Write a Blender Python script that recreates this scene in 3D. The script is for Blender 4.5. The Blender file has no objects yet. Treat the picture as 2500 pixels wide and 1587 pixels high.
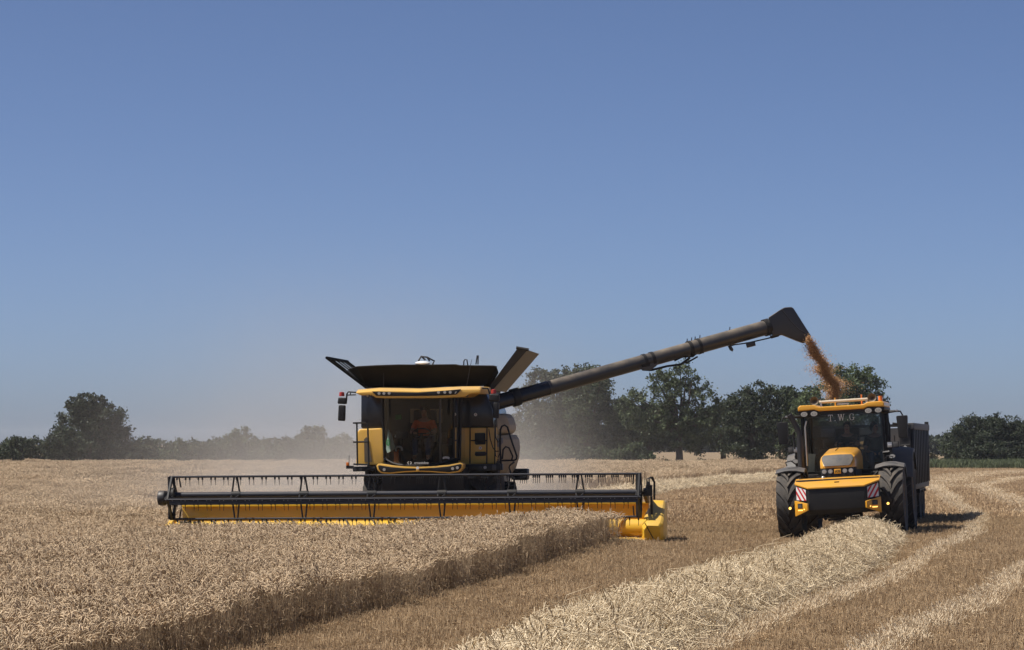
import bpy, bmesh, math, random
import numpy as np
from mathutils import Vector, Matrix, Euler
R = math.radians
random.seed(7)
rng = np.random.default_rng(7)
scene = bpy.context.scene
C = scene.collection

# ------------------------------------------------------------------ camera, sky, sun, exposure
EYE, FPX, HY = 2.2, 6480.0, 1080.0          # eye height (m), focal length in photo px, horizon row
cam_d = bpy.data.cameras.new('camera')
cam = bpy.data.objects.new('camera', cam_d)
C.objects.link(cam)
scene.camera = cam
cam.location = (0, 0, EYE)
cam.rotation_euler = (R(90), 0, 0)
cam_d.sensor_width = 36.0
cam_d.lens = FPX / 2500.0 * 36.0
cam_d.shift_y = (HY - 793.5) / 2500.0
cam_d.clip_start = 0.5
cam_d.clip_end = 20000

SUN_EL, SUN_AZ = R(57), R(-99)             # azimuth from +Y towards +X
sd = Vector((math.cos(SUN_EL) * math.sin(SUN_AZ), math.cos(SUN_EL) * math.cos(SUN_AZ), math.sin(SUN_EL)))
world = bpy.data.worlds.new('World')
scene.world = world
world.use_nodes = True
wn = world.node_tree
sky = wn.nodes.new('ShaderNodeTexSky')
sky.sky_type = 'NISHITA'
sky.sun_disc = False
sky.sun_elevation = SUN_EL
sky.sun_rotation = SUN_AZ % (2 * math.pi)
sky.air_density = 0.45
sky.dust_density = 0.9
sky.ozone_density = 4.0
tint = wn.nodes.new('ShaderNodeMix')
tint.data_type = 'RGBA'
tint.blend_type = 'MULTIPLY'
tint.inputs['Factor'].default_value = 1.0
tint.inputs['B'].default_value = (0.975, 0.955, 1.01, 1)
wn.links.new(sky.outputs[0], tint.inputs['A'])
wn.links.new(tint.outputs['Result'], wn.nodes['Background'].inputs[0])
wn.nodes['Background'].inputs[1].default_value = 0.078
sun_d = bpy.data.lights.new('sun', 'SUN')
sun_d.energy = 4.6
sun_d.angle = R(0.53)
sun_d.color = (1.0, 0.95, 0.87)
sun = bpy.data.objects.new('sun', sun_d)
C.objects.link(sun)
sun.location = (-40, -10, 60)
sun.rotation_euler = sd.to_track_quat('Z', 'Y').to_euler()
scene.view_settings.view_transform = 'Standard'
scene.view_settings.look = 'None'
scene.view_settings.gamma = 1
scene.view_settings.exposure = 0.45
try:
    scene.cycles.max_bounces = 6
    scene.cycles.transparent_max_bounces = 16
    scene.cycles.volume_bounces = 1
    scene.cycles.volume_max_steps = 64
    scene.cycles.use_denoising = True
except Exception:
    pass


# ------------------------------------------------------------------ materials
def new_mat(name):
    m = bpy.data.materials.new(name)
    m.use_nodes = True
    return m, m.node_tree, m.node_tree.nodes['Principled BSDF']


DUST = (0.30, 0.235, 0.165, 1)


def pbr(name, col, rough=0.5, metal=0.0, dust=0.25, scale=2.5, coat=0.0, bump=0.0, dmin=0.35, spec=0.5):
    m, t, b = new_mat(name)
    b.inputs['Specular IOR Level'].default_value = spec
    b.inputs['Roughness'].default_value = rough
    b.inputs['Metallic'].default_value = metal
    if coat:
        b.inputs['Coat Weight'].default_value = coat
        b.inputs['Coat Roughness'].default_value = 0.12
    tc = t.nodes.new('ShaderNodeTexCoord')
    n = t.nodes.new('ShaderNodeTexNoise')
    n.inputs['Scale'].default_value = scale
    n.inputs['Detail'].default_value = 8
    n.inputs['Roughness'].default_value = 0.65
    t.links.new(tc.outputs['Object'], n.inputs['Vector'])
    geo = t.nodes.new('ShaderNodeNewGeometry')
    sp = t.nodes.new('ShaderNodeSeparateXYZ')
    t.links.new(geo.outputs['Normal'], sp.inputs[0])
    mr = t.nodes.new('ShaderNodeMapRange')
    mr.inputs['From Min'].default_value = 0.1
    mr.inputs['From Max'].default_value = 1.0
    mr.inputs['To Min'].default_value = dmin
    mr.inputs['To Max'].default_value = 1.5
    t.links.new(sp.outputs['Z'], mr.inputs['Value'])
    nr = t.nodes.new('ShaderNodeMapRange')
    nr.inputs['From Min'].default_value = 0.3
    nr.inputs['From Max'].default_value = 0.75
    nr.inputs['To Max'].default_value = dust * 1.6
    t.links.new(n.outputs['Fac'], nr.inputs['Value'])
    mu = t.nodes.new('ShaderNodeMath')
    mu.operation = 'MULTIPLY'
    mu.use_clamp = True
    t.links.new(mr.outputs[0], mu.inputs[0])
    t.links.new(nr.outputs[0], mu.inputs[1])
    mx = t.nodes.new('ShaderNodeMix')
    mx.data_type = 'RGBA'
    mx.inputs['A'].default_value = (*col, 1)
    mx.inputs['B'].default_value = DUST
    t.links.new(mu.outputs[0], mx.inputs['Factor'])
    t.links.new(mx.outputs['Result'], b.inputs['Base Color'])
    rr = t.nodes.new('ShaderNodeMapRange')
    rr.inputs['To Min'].default_value = rough
    rr.inputs['To Max'].default_value = min(1, rough + 0.45)
    t.links.new(mu.outputs[0], rr.inputs['Value'])
    t.links.new(rr.outputs[0], b.inputs['Roughness'])
    if bump:
        bp = t.nodes.new('ShaderNodeBump')
        bp.inputs['Strength'].default_value = bump
        bp.inputs['Distance'].default_value = 0.02
        n2 = t.nodes.new('ShaderNodeTexNoise')
        n2.inputs['Scale'].default_value = scale * 6
        t.links.new(tc.outputs['Object'], n2.inputs['Vector'])
        t.links.new(n2.outputs['Fac'], bp.inputs['Height'])
        t.links.new(bp.outputs[0], b.inputs['Normal'])
    return m


def glow(name, col, strength):
    m, t, b = new_mat(name)
    b.inputs['Base Color'].default_value = (*col, 1)
    b.inputs['Emission Color'].default_value = (*col, 1)
    b.inputs['Emission Strength'].default_value = strength
    return m


def glass(name, tint, refl=0.12):
    m, t, b = new_mat(name)
    t.nodes.remove(b)
    tr = t.nodes.new('ShaderNodeBsdfTransparent')
    tr.inputs[0].default_value = (*tint, 1)
    gl = t.nodes.new('ShaderNodeBsdfGlossy')
    gl.inputs['Roughness'].default_value = 0.03
    gl.inputs['Color'].default_value = (0.8, 0.8, 0.8, 1)
    fr = t.nodes.new('ShaderNodeFresnel')
    fr.inputs['IOR'].default_value = 1.45
    df = t.nodes.new('ShaderNodeBsdfDiffuse')
    df.inputs['Color'].default_value = DUST
    mx = t.nodes.new('ShaderNodeMixShader')
    t.links.new(fr.outputs[0], mx.inputs[0])
    t.links.new(tr.outputs[0], mx.inputs[1])
    t.links.new(gl.outputs[0], mx.inputs[2])
    n = t.nodes.new('ShaderNodeTexNoise')
    n.inputs['Scale'].default_value = 3
    mr = t.nodes.new('ShaderNodeMapRange')
    mr.inputs['From Min'].default_value = 0.35
    mr.inputs['From Max'].default_value = 0.8
    mr.inputs['To Max'].default_value = refl * 0.3
    t.links.new(n.outputs['Fac'], mr.inputs[0])
    m2 = t.nodes.new('ShaderNodeMixShader')
    t.links.new(mr.outputs[0], m2.inputs[0])
    t.links.new(mx.outputs[0], m2.inputs[1])
    t.links.new(df.outputs[0], m2.inputs[2])
    t.links.new(m2.outputs[0], t.nodes['Material Output'].inputs[0])
    return m


def straw_mat(name, lo, hi, trans=0.15, rough=0.75, spec=0.25):
    """plant fibre: colour runs between two tones by the per-stalk attribute 'tint' and per clump"""
    m, t, b = new_mat(name)
    at = t.nodes.new('ShaderNodeAttribute')
    at.attribute_name = 'tint'
    oi = t.nodes.new('ShaderNodeObjectInfo')
    ad = t.nodes.new('ShaderNodeMath')
    ad.operation = 'MULTIPLY_ADD'
    ad.inputs[1].default_value = 0.35
    t.links.new(oi.outputs['Random'], ad.inputs[0])
    sb = t.nodes.new('ShaderNodeMath')
    sb.operation = 'SUBTRACT'
    sb.inputs[1].default_value = 0.17
    t.links.new(at.outputs['Fac'], sb.inputs[0])
    t.links.new(sb.outputs[0], ad.inputs[2])
    ad.use_clamp = True
    mx = t.nodes.new('ShaderNodeMix')
    mx.data_type = 'RGBA'
    mx.inputs['A'].default_value = (*lo, 1)
    mx.inputs['B'].default_value = (*hi, 1)
    t.links.new(ad.outputs[0], mx.inputs['Factor'])
    t.links.new(mx.outputs['Result'], b.inputs['Base Color'])
    b.inputs['Roughness'].default_value = rough
    b.inputs['Specular IOR Level'].default_value = spec
    if trans:
        tl = t.nodes.new('ShaderNodeBsdfTranslucent')
        t.links.new(mx.outputs['Result'], tl.inputs[0])
        ms = t.nodes.new('ShaderNodeMixShader')
        ms.inputs[0].default_value = trans
        t.links.new(b.outputs[0], ms.inputs[1])
        t.links.new(tl.outputs[0], ms.inputs[2])
        t.links.new(ms.outputs[0], t.nodes['Material Output'].inputs[0])
    return m


def ground_mat(name, c1, c2, c3, s1=0.25, s2=9.0):
    m, t, b = new_mat(name)
    tc = t.nodes.new('ShaderNodeTexCoord')
    n1 = t.nodes.new('ShaderNodeTexNoise')
    n1.inputs['Scale'].default_value = s1
    n1.inputs['Detail'].default_value = 6
    n2 = t.nodes.new('ShaderNodeTexNoise')
    n2.inputs['Scale'].default_value = s2
    n2.inputs['Detail'].default_value = 10
    n2.inputs['Roughness'].default_value = 0.8
    for n in (n1, n2):
        t.links.new(tc.outputs['Object'], n.inputs['Vector'])
    r1 = t.nodes.new('ShaderNodeMapRange')
    r1.inputs['From Min'].default_value = 0.35
    r1.inputs['From Max'].default_value = 0.65
    r2 = t.nodes.new('ShaderNodeMapRange')
    r2.inputs['From Min'].default_value = 0.35
    r2.inputs['From Max'].default_value = 0.7
    t.links.new(n1.outputs['Fac'], r1.inputs[0])
    t.links.new(n2.outputs['Fac'], r2.inputs[0])
    m1 = t.nodes.new('ShaderNodeMix')
    m1.data_type = 'RGBA'
    m1.inputs['A'].default_value = (*c1, 1)
    m1.inputs['B'].default_value = (*c2, 1)
    m2 = t.nodes.new('ShaderNodeMix')
    m2.data_type = 'RGBA'
    m2.inputs['B'].default_value = (*c3, 1)
    t.links.new(r1.outputs[0], m1.inputs['Factor'])
    t.links.new(m1.outputs['Result'], m2.inputs['A'])
    t.links.new(r2.outputs[0], m2.inputs['Factor'])
    t.links.new(m2.outputs['Result'], b.inputs['Base Color'])
    b.inputs['Roughness'].default_value = 0.95
    b.inputs['Specular IOR Level'].default_value = 0.1
    bp = t.nodes.new('ShaderNodeBump')
    bp.inputs['Strength'].default_value = 0.8
    bp.inputs['Distance'].default_value = 0.06
    t.links.new(n2.outputs['Fac'], bp.inputs['Height'])
    t.links.new(bp.outputs[0], b.inputs['Normal'])
    return m


def leaf_mat(name, lo, hi):
    m = straw_mat(name, lo, hi, trans=0.22, rough=0.6, spec=0.3)
    return m


M = {
    'yellow': pbr('combine_yellow_paint', (0.78, 0.45, 0.075), 0.35, dust=0.28, coat=0.3),
    'header': pbr('header_yellow_paint', (0.80, 0.47, 0.015), 0.35, dust=0.30, scale=1.1, coat=0.3),
    'tractor_yellow': pbr('tractor_yellow_paint', (0.72, 0.34, 0.018), 0.32, dust=0.16, coat=0.4),
    'black': pbr('black_plastic', (0.010, 0.010, 0.011), 0.5, dust=0.05, spec=0.35),
    'blackgloss': pbr('glossy_black_panel', (0.013, 0.015, 0.022), 0.2, dust=0.07),
    'charcoal': pbr('charcoal_metal', (0.019, 0.0195, 0.022), 0.45, dust=0.12),
    'reel': pbr('dark_steel_blue_paint', (0.011, 0.0125, 0.021), 0.5, dust=0.05),
    'grey': pbr('auger_grey_lit_top', (0.036, 0.036, 0.037), 0.32, dust=0.36, dmin=0.05),  # dust tone kept to top faces also paints a lit top, dark underside
    'fender': pbr('grey_plastic', (0.060, 0.062, 0.066), 0.55, dust=0.16),
    'rubber': pbr('tyre_rubber', (0.022, 0.022, 0.023), 0.8, dust=0.22, scale=5, bump=0.2),
    'silver': pbr('bare_metal', (0.5, 0.49, 0.47), 0.35, 0.8, dust=0.2),
    'beige': pbr('dusty_shield_paint', (0.50, 0.37, 0.22), 0.55, dust=0.6),
    'red': pbr('red_lens', (0.36, 0.03, 0.02), 0.3, dust=0.1),
    'orange': pbr('orange_lens', (0.75, 0.2, 0.02), 0.3, dust=0.05),
    'lamp': pbr('lamp_lens', (0.40, 0.385, 0.35), 0.25, dust=0.35),
    'white': pbr('white_print', (0.75, 0.75, 0.73), 0.5, dust=0.1),
    'cream': pbr('cream_cover', (0.60, 0.50, 0.36), 0.5, dust=0.35),
    'signred': pbr('sign_red', (0.50, 0.015, 0.02), 0.45, dust=0.08),
    'mesh': pbr('grille_mesh', (0.055, 0.055, 0.056), 0.6, dust=0.22, scale=9),
    'brown': pbr('dusty_brown_steel', (0.10, 0.075, 0.05), 0.7, dust=0.5),
    'bluegrey': pbr('bluegrey_panel', (0.20, 0.205, 0.23), 0.5, dust=0.3),
    'cover': pbr('dusty_black_cover', (0.006, 0.0055, 0.005), 0.8, dust=0.04, spec=0.12),
    'rust': pbr('rusty_steel', (0.13, 0.065, 0.035), 0.85, dust=0.3),
    'bark': pbr('bark', (0.07, 0.055, 0.042), 0.95, dust=0.1, scale=6, bump=0.6),
    'skin': pbr('skin', (0.45, 0.24, 0.16), 0.5, dust=0.0),
    'hair': pbr('brown_hair', (0.03, 0.018, 0.01), 0.6, dust=0.0),
    'shirt': pbr('orange_shirt', (0.75, 0.13, 0.03), 0.85, dust=0.0),
    'jeans': pbr('blue_jeans', (0.05, 0.08, 0.14), 0.9, dust=0.0),
    'darkcloth': pbr('dark_cloth', (0.06, 0.05, 0.045), 0.9, dust=0.0),
    'seat': pbr('seat_fabric', (0.03, 0.03, 0.032), 0.9, dust=0.1),
    'cloth': pbr('pale_green_cloth', (0.40, 0.55, 0.48), 0.9, dust=0.0),
    'green': pbr('green_print', (0.05, 0.30, 0.08), 0.7, dust=0.0),
    'glass': glass('cab_glass', (0.50, 0.53, 0.53)),
    'amber': glow('lit_amber_lamp', (1.0, 0.55, 0.12), 1.6),
}
M['wheat'] = straw_mat('ripe_wheat', (0.20, 0.128, 0.072), (0.73, 0.56, 0.365), 0.2)
M['stubble'] = straw_mat('cut_stubble', (0.27, 0.172, 0.092), (0.72, 0.535, 0.325), 0.15)
M['palestubble'] = straw_mat('flattened_stubble', (0.50, 0.385, 0.25), (0.95, 0.79, 0.56), 0.15)
M['straw'] = straw_mat('loose_straw', (0.30, 0.205, 0.108), (0.98, 0.82, 0.565), 0.12, 0.55, 0.4)
M['grain'] = straw_mat('wheat_grain', (0.36, 0.19, 0.085), (0.72, 0.45, 0.23), 0.0)
M['leaf_dark'] = leaf_mat('dark_foliage', (0.024, 0.033, 0.018), (0.072, 0.092, 0.046))
M['leaf_mid'] = leaf_mat('mid_foliage', (0.034, 0.049, 0.023), (0.108, 0.136, 0.062))
M['leaf_light'] = leaf_mat('light_foliage', (0.045, 0.064, 0.026), (0.14, 0.18, 0.078))
M['twig'] = leaf_mat('dry_twigs', (0.05, 0.045, 0.03), (0.12, 0.11, 0.06))
M['grass'] = leaf_mat('grass_blades', (0.05, 0.065, 0.03), (0.15, 0.17, 0.08))


# ------------------------------------------------------------------ object helpers
def tag(o, label=None, cat=None, group=None, kind=None):
    if label: o['label'] = label
    if cat: o['category'] = cat
    if group: o['group'] = group
    if kind: o['kind'] = kind
    return o


def empty(name, loc, yaw=0, roll=0):
    o = bpy.data.objects.new(name, None)
    C.objects.link(o)
    o.empty_display_size = 0.3
    o.location = loc
    o.rotation_euler = (0, roll, yaw)
    return o


class MB:
    def __init__(s):
        s.v, s.f = [], []

    def add(s, vs, fs, T=None):
        k = len(s.v)
        s.v += [tuple(T @ Vector(p)) if T else tuple(p) for p in vs]
        s.f += [tuple(i + k for i in f) for f in fs]
        return s

    def box(s, x0, x1, y0, y1, z0, z1, T=None):
        vs = [(x, y, z) for z in (z0, z1) for y in (y0, y1) for x in (x0, x1)]
        return s.add(vs, [(0, 2, 3, 1), (4, 5, 7, 6), (0, 1, 5, 4), (2, 6, 7, 3), (0, 4, 6, 2), (1, 3, 7, 5)], T)

    def prism(s, pts, y0, y1, T=None):
        """outline in x,z pushed from y0 to y1"""
        n = len(pts)
        vs = [(p[0], y0, p[1]) for p in pts] + [(p[0], y1, p[1]) for p in pts]
        fs = [tuple(range(n)), tuple(range(2 * n - 1, n - 1, -1))]
        fs += [(i, i + n, (i + 1) % n + n, (i + 1) % n) for i in range(n)]
        return s.add(vs, fs, T)

    def prism_x(s, pts, x0, x1, T=None):
        """outline in y,z pushed from x0 to x1"""
        n = len(pts)
        vs = [(x0, p[0], p[1]) for p in pts] + [(x1, p[0], p[1]) for p in pts]
        fs = [tuple(range(n)), tuple(range(2 * n - 1, n - 1, -1))]
        fs += [(i, i + n, (i + 1) % n + n, (i + 1) % n) for i in range(n)]
        return s.add(vs, fs, T)

    def loft(s, rings, cap=True, closed=True, T=None):
        n = len(rings[0])
        vs = [p for r in rings for p in r]
        fs = []
        for j in range(len(rings) - 1):
            for i in range(n if closed else n - 1):
                a, b = j * n + i, j * n + (i + 1) % n
                fs.append((a, b, b + n, a + n))
        if cap and closed:
            fs.append(tuple(range(n - 1, -1, -1)))
            k = (len(rings) - 1) * n
            fs.append(tuple(range(k, k + n)))
        return s.add(vs, fs, T)

    def tube(s, path, r, n=8, T=None):
        path = [Vector(p) for p in path]
        rs = r if isinstance(r, (list, tuple)) else [r] * len(path)
        rings = []
        up = None
        for i, p in enumerate(path):
            d = (path[min(i + 1, len(path) - 1)] - path[max(i - 1, 0)]).normalized()
            if up is None:
                up = Vector((0, 0, 1)) if abs(d.z) < 0.9 else Vector((1, 0, 0))
            a = d.cross(up).normalized()
            b = a.cross(d).normalized()
            up = b
            rings.append([tuple(p + (a * math.cos(t) + b * math.sin(t)) * rs[i])
                          for t in (2 * math.pi * k / n for k in range(n))])
        return s.loft(rings, T=T)

    def lathe(s, prof, n=24, T=None):
        """profile of (radius, x) turned about the X axis"""
        rings = [[(x, r * math.cos(2 * math.pi * k / n), r * math.sin(2 * math.pi * k / n)) for k in range(n)]
                 for r, x in prof]
        return s.loft(rings, cap=prof[0][0] > 1e-6, T=T)

    def disc(s, c, r, d, n=16, T=None):
        """short cylinder facing -Y, from c.y - d to c.y"""
        x, y, z = c
        pts = [(x + r[0] * math.cos(2 * math.pi * k / n), z + r[1] * math.sin(2 * math.pi * k / n)) for k in range(n)]
        return s.prism(pts, y - d, y, T)

    def ball(s, c, r, nu=12, nv=8, T=None):
        r = r if isinstance(r, (tuple, list)) else (r, r, r)
        rings = []
        for j in range(nv + 1):
            t = -math.pi / 2 + math.pi * (j + 0.02 if j == 0 else j - 0.02 if j == nv else j) / nv
            rings.append([(c[0] + r[0] * math.cos(t) * math.cos(2 * math.pi * i / nu),
                           c[1] + r[1] * math.cos(t) * math.sin(2 * math.pi * i / nu),
                           c[2] + r[2] * math.sin(t)) for i in range(nu)])
        return s.loft(rings, T=T)

    def mesh(s, name, bevel=0.0, smooth=True, seg=2):
        me = bpy.data.meshes.new(name)
        me.from_pydata(s.v, [], s.f)
        bm = bmesh.new()
        bm.from_mesh(me)
        bmesh.ops.recalc_face_normals(bm, faces=bm.faces)
        if bevel:
            es = [e for e in bm.edges if len(e.link_faces) == 2 and e.calc_face_angle(0) > R(28)]
            bmesh.ops.bevel(bm, geom=es, offset=bevel, segments=seg, affect='EDGES', profile=0.6, clamp_overlap=True)
        bm.to_mesh(me)
        bm.free()
        if smooth:
            me.polygons.foreach_set('use_smooth', [True] * len(me.polygons))
            me.set_sharp_from_angle(angle=R(38))
        return me

    def build(s, name, mat, parent=None, bevel=0.0, label=None, seg=2):
        me = s.mesh(name, bevel, seg=seg)
        me.materials.append(M[mat] if isinstance(mat, str) else mat)
        o = bpy.data.objects.new(name, me)
        C.objects.link(o)
        if parent: o.parent = parent
        if label: o['label'] = label
        return o


def text_obj(body, size, name, mat, parent, loc, rot=(R(90), 0, 0), depth=0.003, sx=1.0):
    cu = bpy.data.curves.new(name, 'FONT')
    cu.body = body
    cu.size = size
    cu.extrude = depth
    cu.align_x = 'CENTER'
    cu.align_y = 'CENTER'
    tmp = bpy.data.objects.new(name + '_tmp', cu)
    C.objects.link(tmp)
    dg = bpy.context.evaluated_depsgraph_get()
    me = bpy.data.meshes.new_from_object(tmp.evaluated_get(dg))
    bpy.data.objects.remove(tmp)
    me.materials.clear()
    me.materials.append(M[mat])
    o = bpy.data.objects.new(name, me)
    C.objects.link(o)
    o.parent = parent
    o.location = loc
    o.rotation_euler = rot
    o.scale = (sx, 1, 1)
    return o


class Frame:
    """local axes of a vehicle: x to its side, y to its rear, z up; at() measures a seen point at local depth y"""
    def __init__(s, loc, yaw, roll=0):
        s.M = Matrix.Translation(loc) @ Matrix.Rotation(yaw, 4, 'Z') @ Matrix.Rotation(roll, 4, 'Y')
        s.I = s.M.inverted()

    def at(s, px, py, ly):
        o = s.I @ Vector((0, 0, EYE))
        d = s.I.to_3x3() @ Vector(((px - 1250) / FPX, 1, -(py - HY) / FPX))
        return o + d * ((ly - o.y) / d.y)


def smooth(a, b, x):
    t = np.clip((x - a) / (b - a), 0, 1)
    return t * t * (3 - 2 * t)


def G(x, y):
    """height of the field"""
    x = np.asarray(x, float)
    y = np.asarray(y, float)
    near = 1 - smooth(90, 150, y)
    dip = -0.09 * np.exp(-((x - 7.4) / 2.2) ** 4 - ((y - 60) / 7.0) ** 4)
    return dip + (-0.31 * smooth(-1.0, 4.2, -x) + 0.12 * smooth(6.6, 8.6, x)) * near + 0.025 * np.sin(x * 0.9 + y * 0.13) * near


def interp(pts, y):
    return np.interp(y, [p[0] for p in pts], [p[1] for p in pts])


E1 = [(10, -9.3), (20, -5.7), (28.1, -3.8), (33.9, -2.6), (43.1, -0.25), (50, 1.05), (57.5, 2.25), (62, 3.1)]
E2 = [(50, -9.5), (59, -7.75), (80, -3.9), (105, 1.0), (133, 7.2), (183, 18.4), (215, 26.5), (260, 38)]
FIELD_END = 214.0
CY0, CX0, CYAW = 60.8, -2.03, R(-6)


def standing(x, y):
    front = y < 57.85 - 0.105 * (x - CX0)
    return np.where(front, x < interp(E1, y), x < interp(E2, y)) & (y < FIELD_END)


# ------------------------------------------------------------------ terrain
def sheet(name, xs, ys, mat, dz=0.0, kind='structure', test=None):
    X, Y = np.meshgrid(xs, ys)
    Z = G(X, Y) + dz
    v = np.stack([X.ravel(), Y.ravel(), Z.ravel()], 1)
    n, k = len(xs), len(ys)
    f = [(j * n + i, j * n + i + 1, (j + 1) * n + i + 1, (j + 1) * n + i) for j in range(k - 1) for i in range(n - 1)]
    if test is not None:
        cx = 0.25 * (X[:-1, :-1] + X[1:, :-1] + X[:-1, 1:] + X[1:, 1:]).ravel()
        cy = 0.25 * (Y[:-1, :-1] + Y[1:, :-1] + Y[:-1, 1:] + Y[1:, 1:]).ravel()
        ok = test(cx, cy)
        f = [q for q, t in zip(f, ok) if t]
    me = bpy.data.meshes.new(name)
    me.from_pydata(v.tolist(), [], f)
    me.polygons.foreach_set('use_smooth', [True] * len(me.polygons))
    me.materials.append(mat)
    o = bpy.data.objects.new(name, me)
    C.objects.link(o)
    o['kind'] = kind
    return o


soil = ground_mat('stubble_soil', (0.17, 0.122, 0.074), (0.22, 0.160, 0.098), (0.28, 0.208, 0.13))
xs = np.concatenate([[-2500, -1200, -400, -150, -80], np.arange(-45, 46, 1.5), [80, 150, 400, 1200, 2500]])
ys = np.concatenate([[-300, -40, 0], np.arange(12, 152, 2.0), [170, 200, 240, 300, 450, 700, 1200, 2500]])
sheet('ground', xs, ys, soil)


def scatter(name, pts, rots, scls, idxs, sources, kind='stuff'):
    """one object of stuff: clumps of plants set on points"""
    col = bpy.data.collections.new(name + '_clumps')
    for o in sources:
        col.objects.link(o)
    me = bpy.data.meshes.new(name)
    me.vertices.add(len(pts))
    me.vertices.foreach_set('co', np.asarray(pts, np.float32).ravel())
    a = me.attributes.new('rot', 'FLOAT_VECTOR', 'POINT')
    a.data.foreach_set('vector', np.asarray(rots, np.float32).ravel())
    a = me.attributes.new('scl', 'FLOAT_VECTOR', 'POINT')
    a.data.foreach_set('vector', np.asarray(scls, np.float32).ravel())
    a = me.attributes.new('idx', 'INT', 'POINT')
    a.data.foreach_set('value', np.asarray(idxs, np.int32))
    o = bpy.data.objects.new(name, me)
    C.objects.link(o)
    o['kind'] = kind
    ng = bpy.data.node_groups.new(name, 'GeometryNodeTree')
    ng.interface.new_socket('Geometry', in_out='INPUT', socket_type='NodeSocketGeometry')
    ng.interface.new_socket('Geometry', in_out='OUTPUT', socket_type='NodeSocketGeometry')
    gi = ng.nodes.new('NodeGroupInput')
    go = ng.nodes.new('NodeGroupOutput')
    ip = ng.nodes.new('GeometryNodeInstanceOnPoints')
    ci = ng.nodes.new('GeometryNodeCollectionInfo')
    ci.inputs['Collection'].default_value = col
    ci.inputs['Separate Children'].default_value = True
    ci.inputs['Reset Children'].default_value = True
    ip.inputs['Pick Instance'].default_value = True
    for nm, ty, sock in (('rot', 'FLOAT_VECTOR', 'Rotation'), ('scl', 'FLOAT_VECTOR', 'Scale'), ('idx', 'INT', 'Instance Index')):
        na = ng.nodes.new('GeometryNodeInputNamedAttribute')
        na.data_type = ty
        na.inputs['Name'].default_value = nm
        ng.links.new(na.outputs['Attribute'], ip.inputs[sock])
    ng.links.new(gi.outputs[0], ip.inputs['Points'])
    ng.links.new(ci.outputs[0], ip.inputs['Instance'])
    ng.links.new(ip.outputs[0], go.inputs[0])
    md = o.modifiers.new('scatter', 'NODES')
    md.node_group = ng
    return o


def clump_obj(name, V, F, tint, mat):
    """V (n,3), F (m,4), tint per vertex"""
    me = bpy.data.meshes.new(name)
    me.vertices.add(len(V))
    me.vertices.foreach_set('co', np.asarray(V, np.float32).ravel())
    m = len(F)
    me.loops.add(m * 4)
    me.polygons.add(m)
    me.loops.foreach_set('vertex_index', np.asarray(F, np.int32).ravel())
    me.polygons.foreach_set('loop_start', np.arange(0, m * 4, 4, dtype=np.int32))
    me.update(calc_edges=True)
    me.polygons.foreach_set('use_smooth', np.ones(m, bool))
    a = me.attributes.new('tint', 'FLOAT', 'POINT')
    a.data.foreach_set('value', np.asarray(tint, np.float32))
    me.materials.append(M[mat] if isinstance(mat, str) else mat)
    return bpy.data.objects.new(name, me)


def strands(paths, radii, sides, tints):
    """many tapering strands at once: paths (n,k,3), radii (n,k), tints (n,k)"""
    n, k, _ = paths.shape
    d = np.gradient(paths, axis=1)
    d /= np.linalg.norm(d, axis=2, keepdims=True) + 1e-9
    ref = rng.normal(size=(n, 1, 3))
    a = np.cross(d, ref)
    a /= np.linalg.norm(a, axis=2, keepdims=True) + 1e-9
    b = np.cross(d, a)
    if sides == 2:
        ang = [0, math.pi]
    else:
        ang = [2 * math.pi * i / sides for i in range(sides)]
    ring = np.stack([paths + (a * math.cos(t) + b * math.sin(t)) * radii[..., None] for t in ang], 2)   # n,k,s,3
    V = ring.reshape(-1, 3)
    T = np.repeat(tints[..., None], sides, 2).reshape(-1)
    base = (np.arange(n)[:, None, None] * k + np.arange(k - 1)[None, :, None]) * sides
    if sides == 2:
        i0 = np.array([0])
        i1 = np.array([1])
    else:
        i0 = np.arange(sides)
        i1 = (i0 + 1) % sides
    F = np.stack([base + i0, base + i1, base + i1 + sides, base + i0 + sides], -1).reshape(-1, 4)
    return V, F, T


def joinarr(parts):
    V, F, T = [], [], []
    k = 0
    for v, f, t in parts:
        V.append(v)
        F.append(f + k)
        T.append(t)
        k += len(v)
    return np.concatenate(V), np.concatenate(F), np.concatenate(T)


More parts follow.
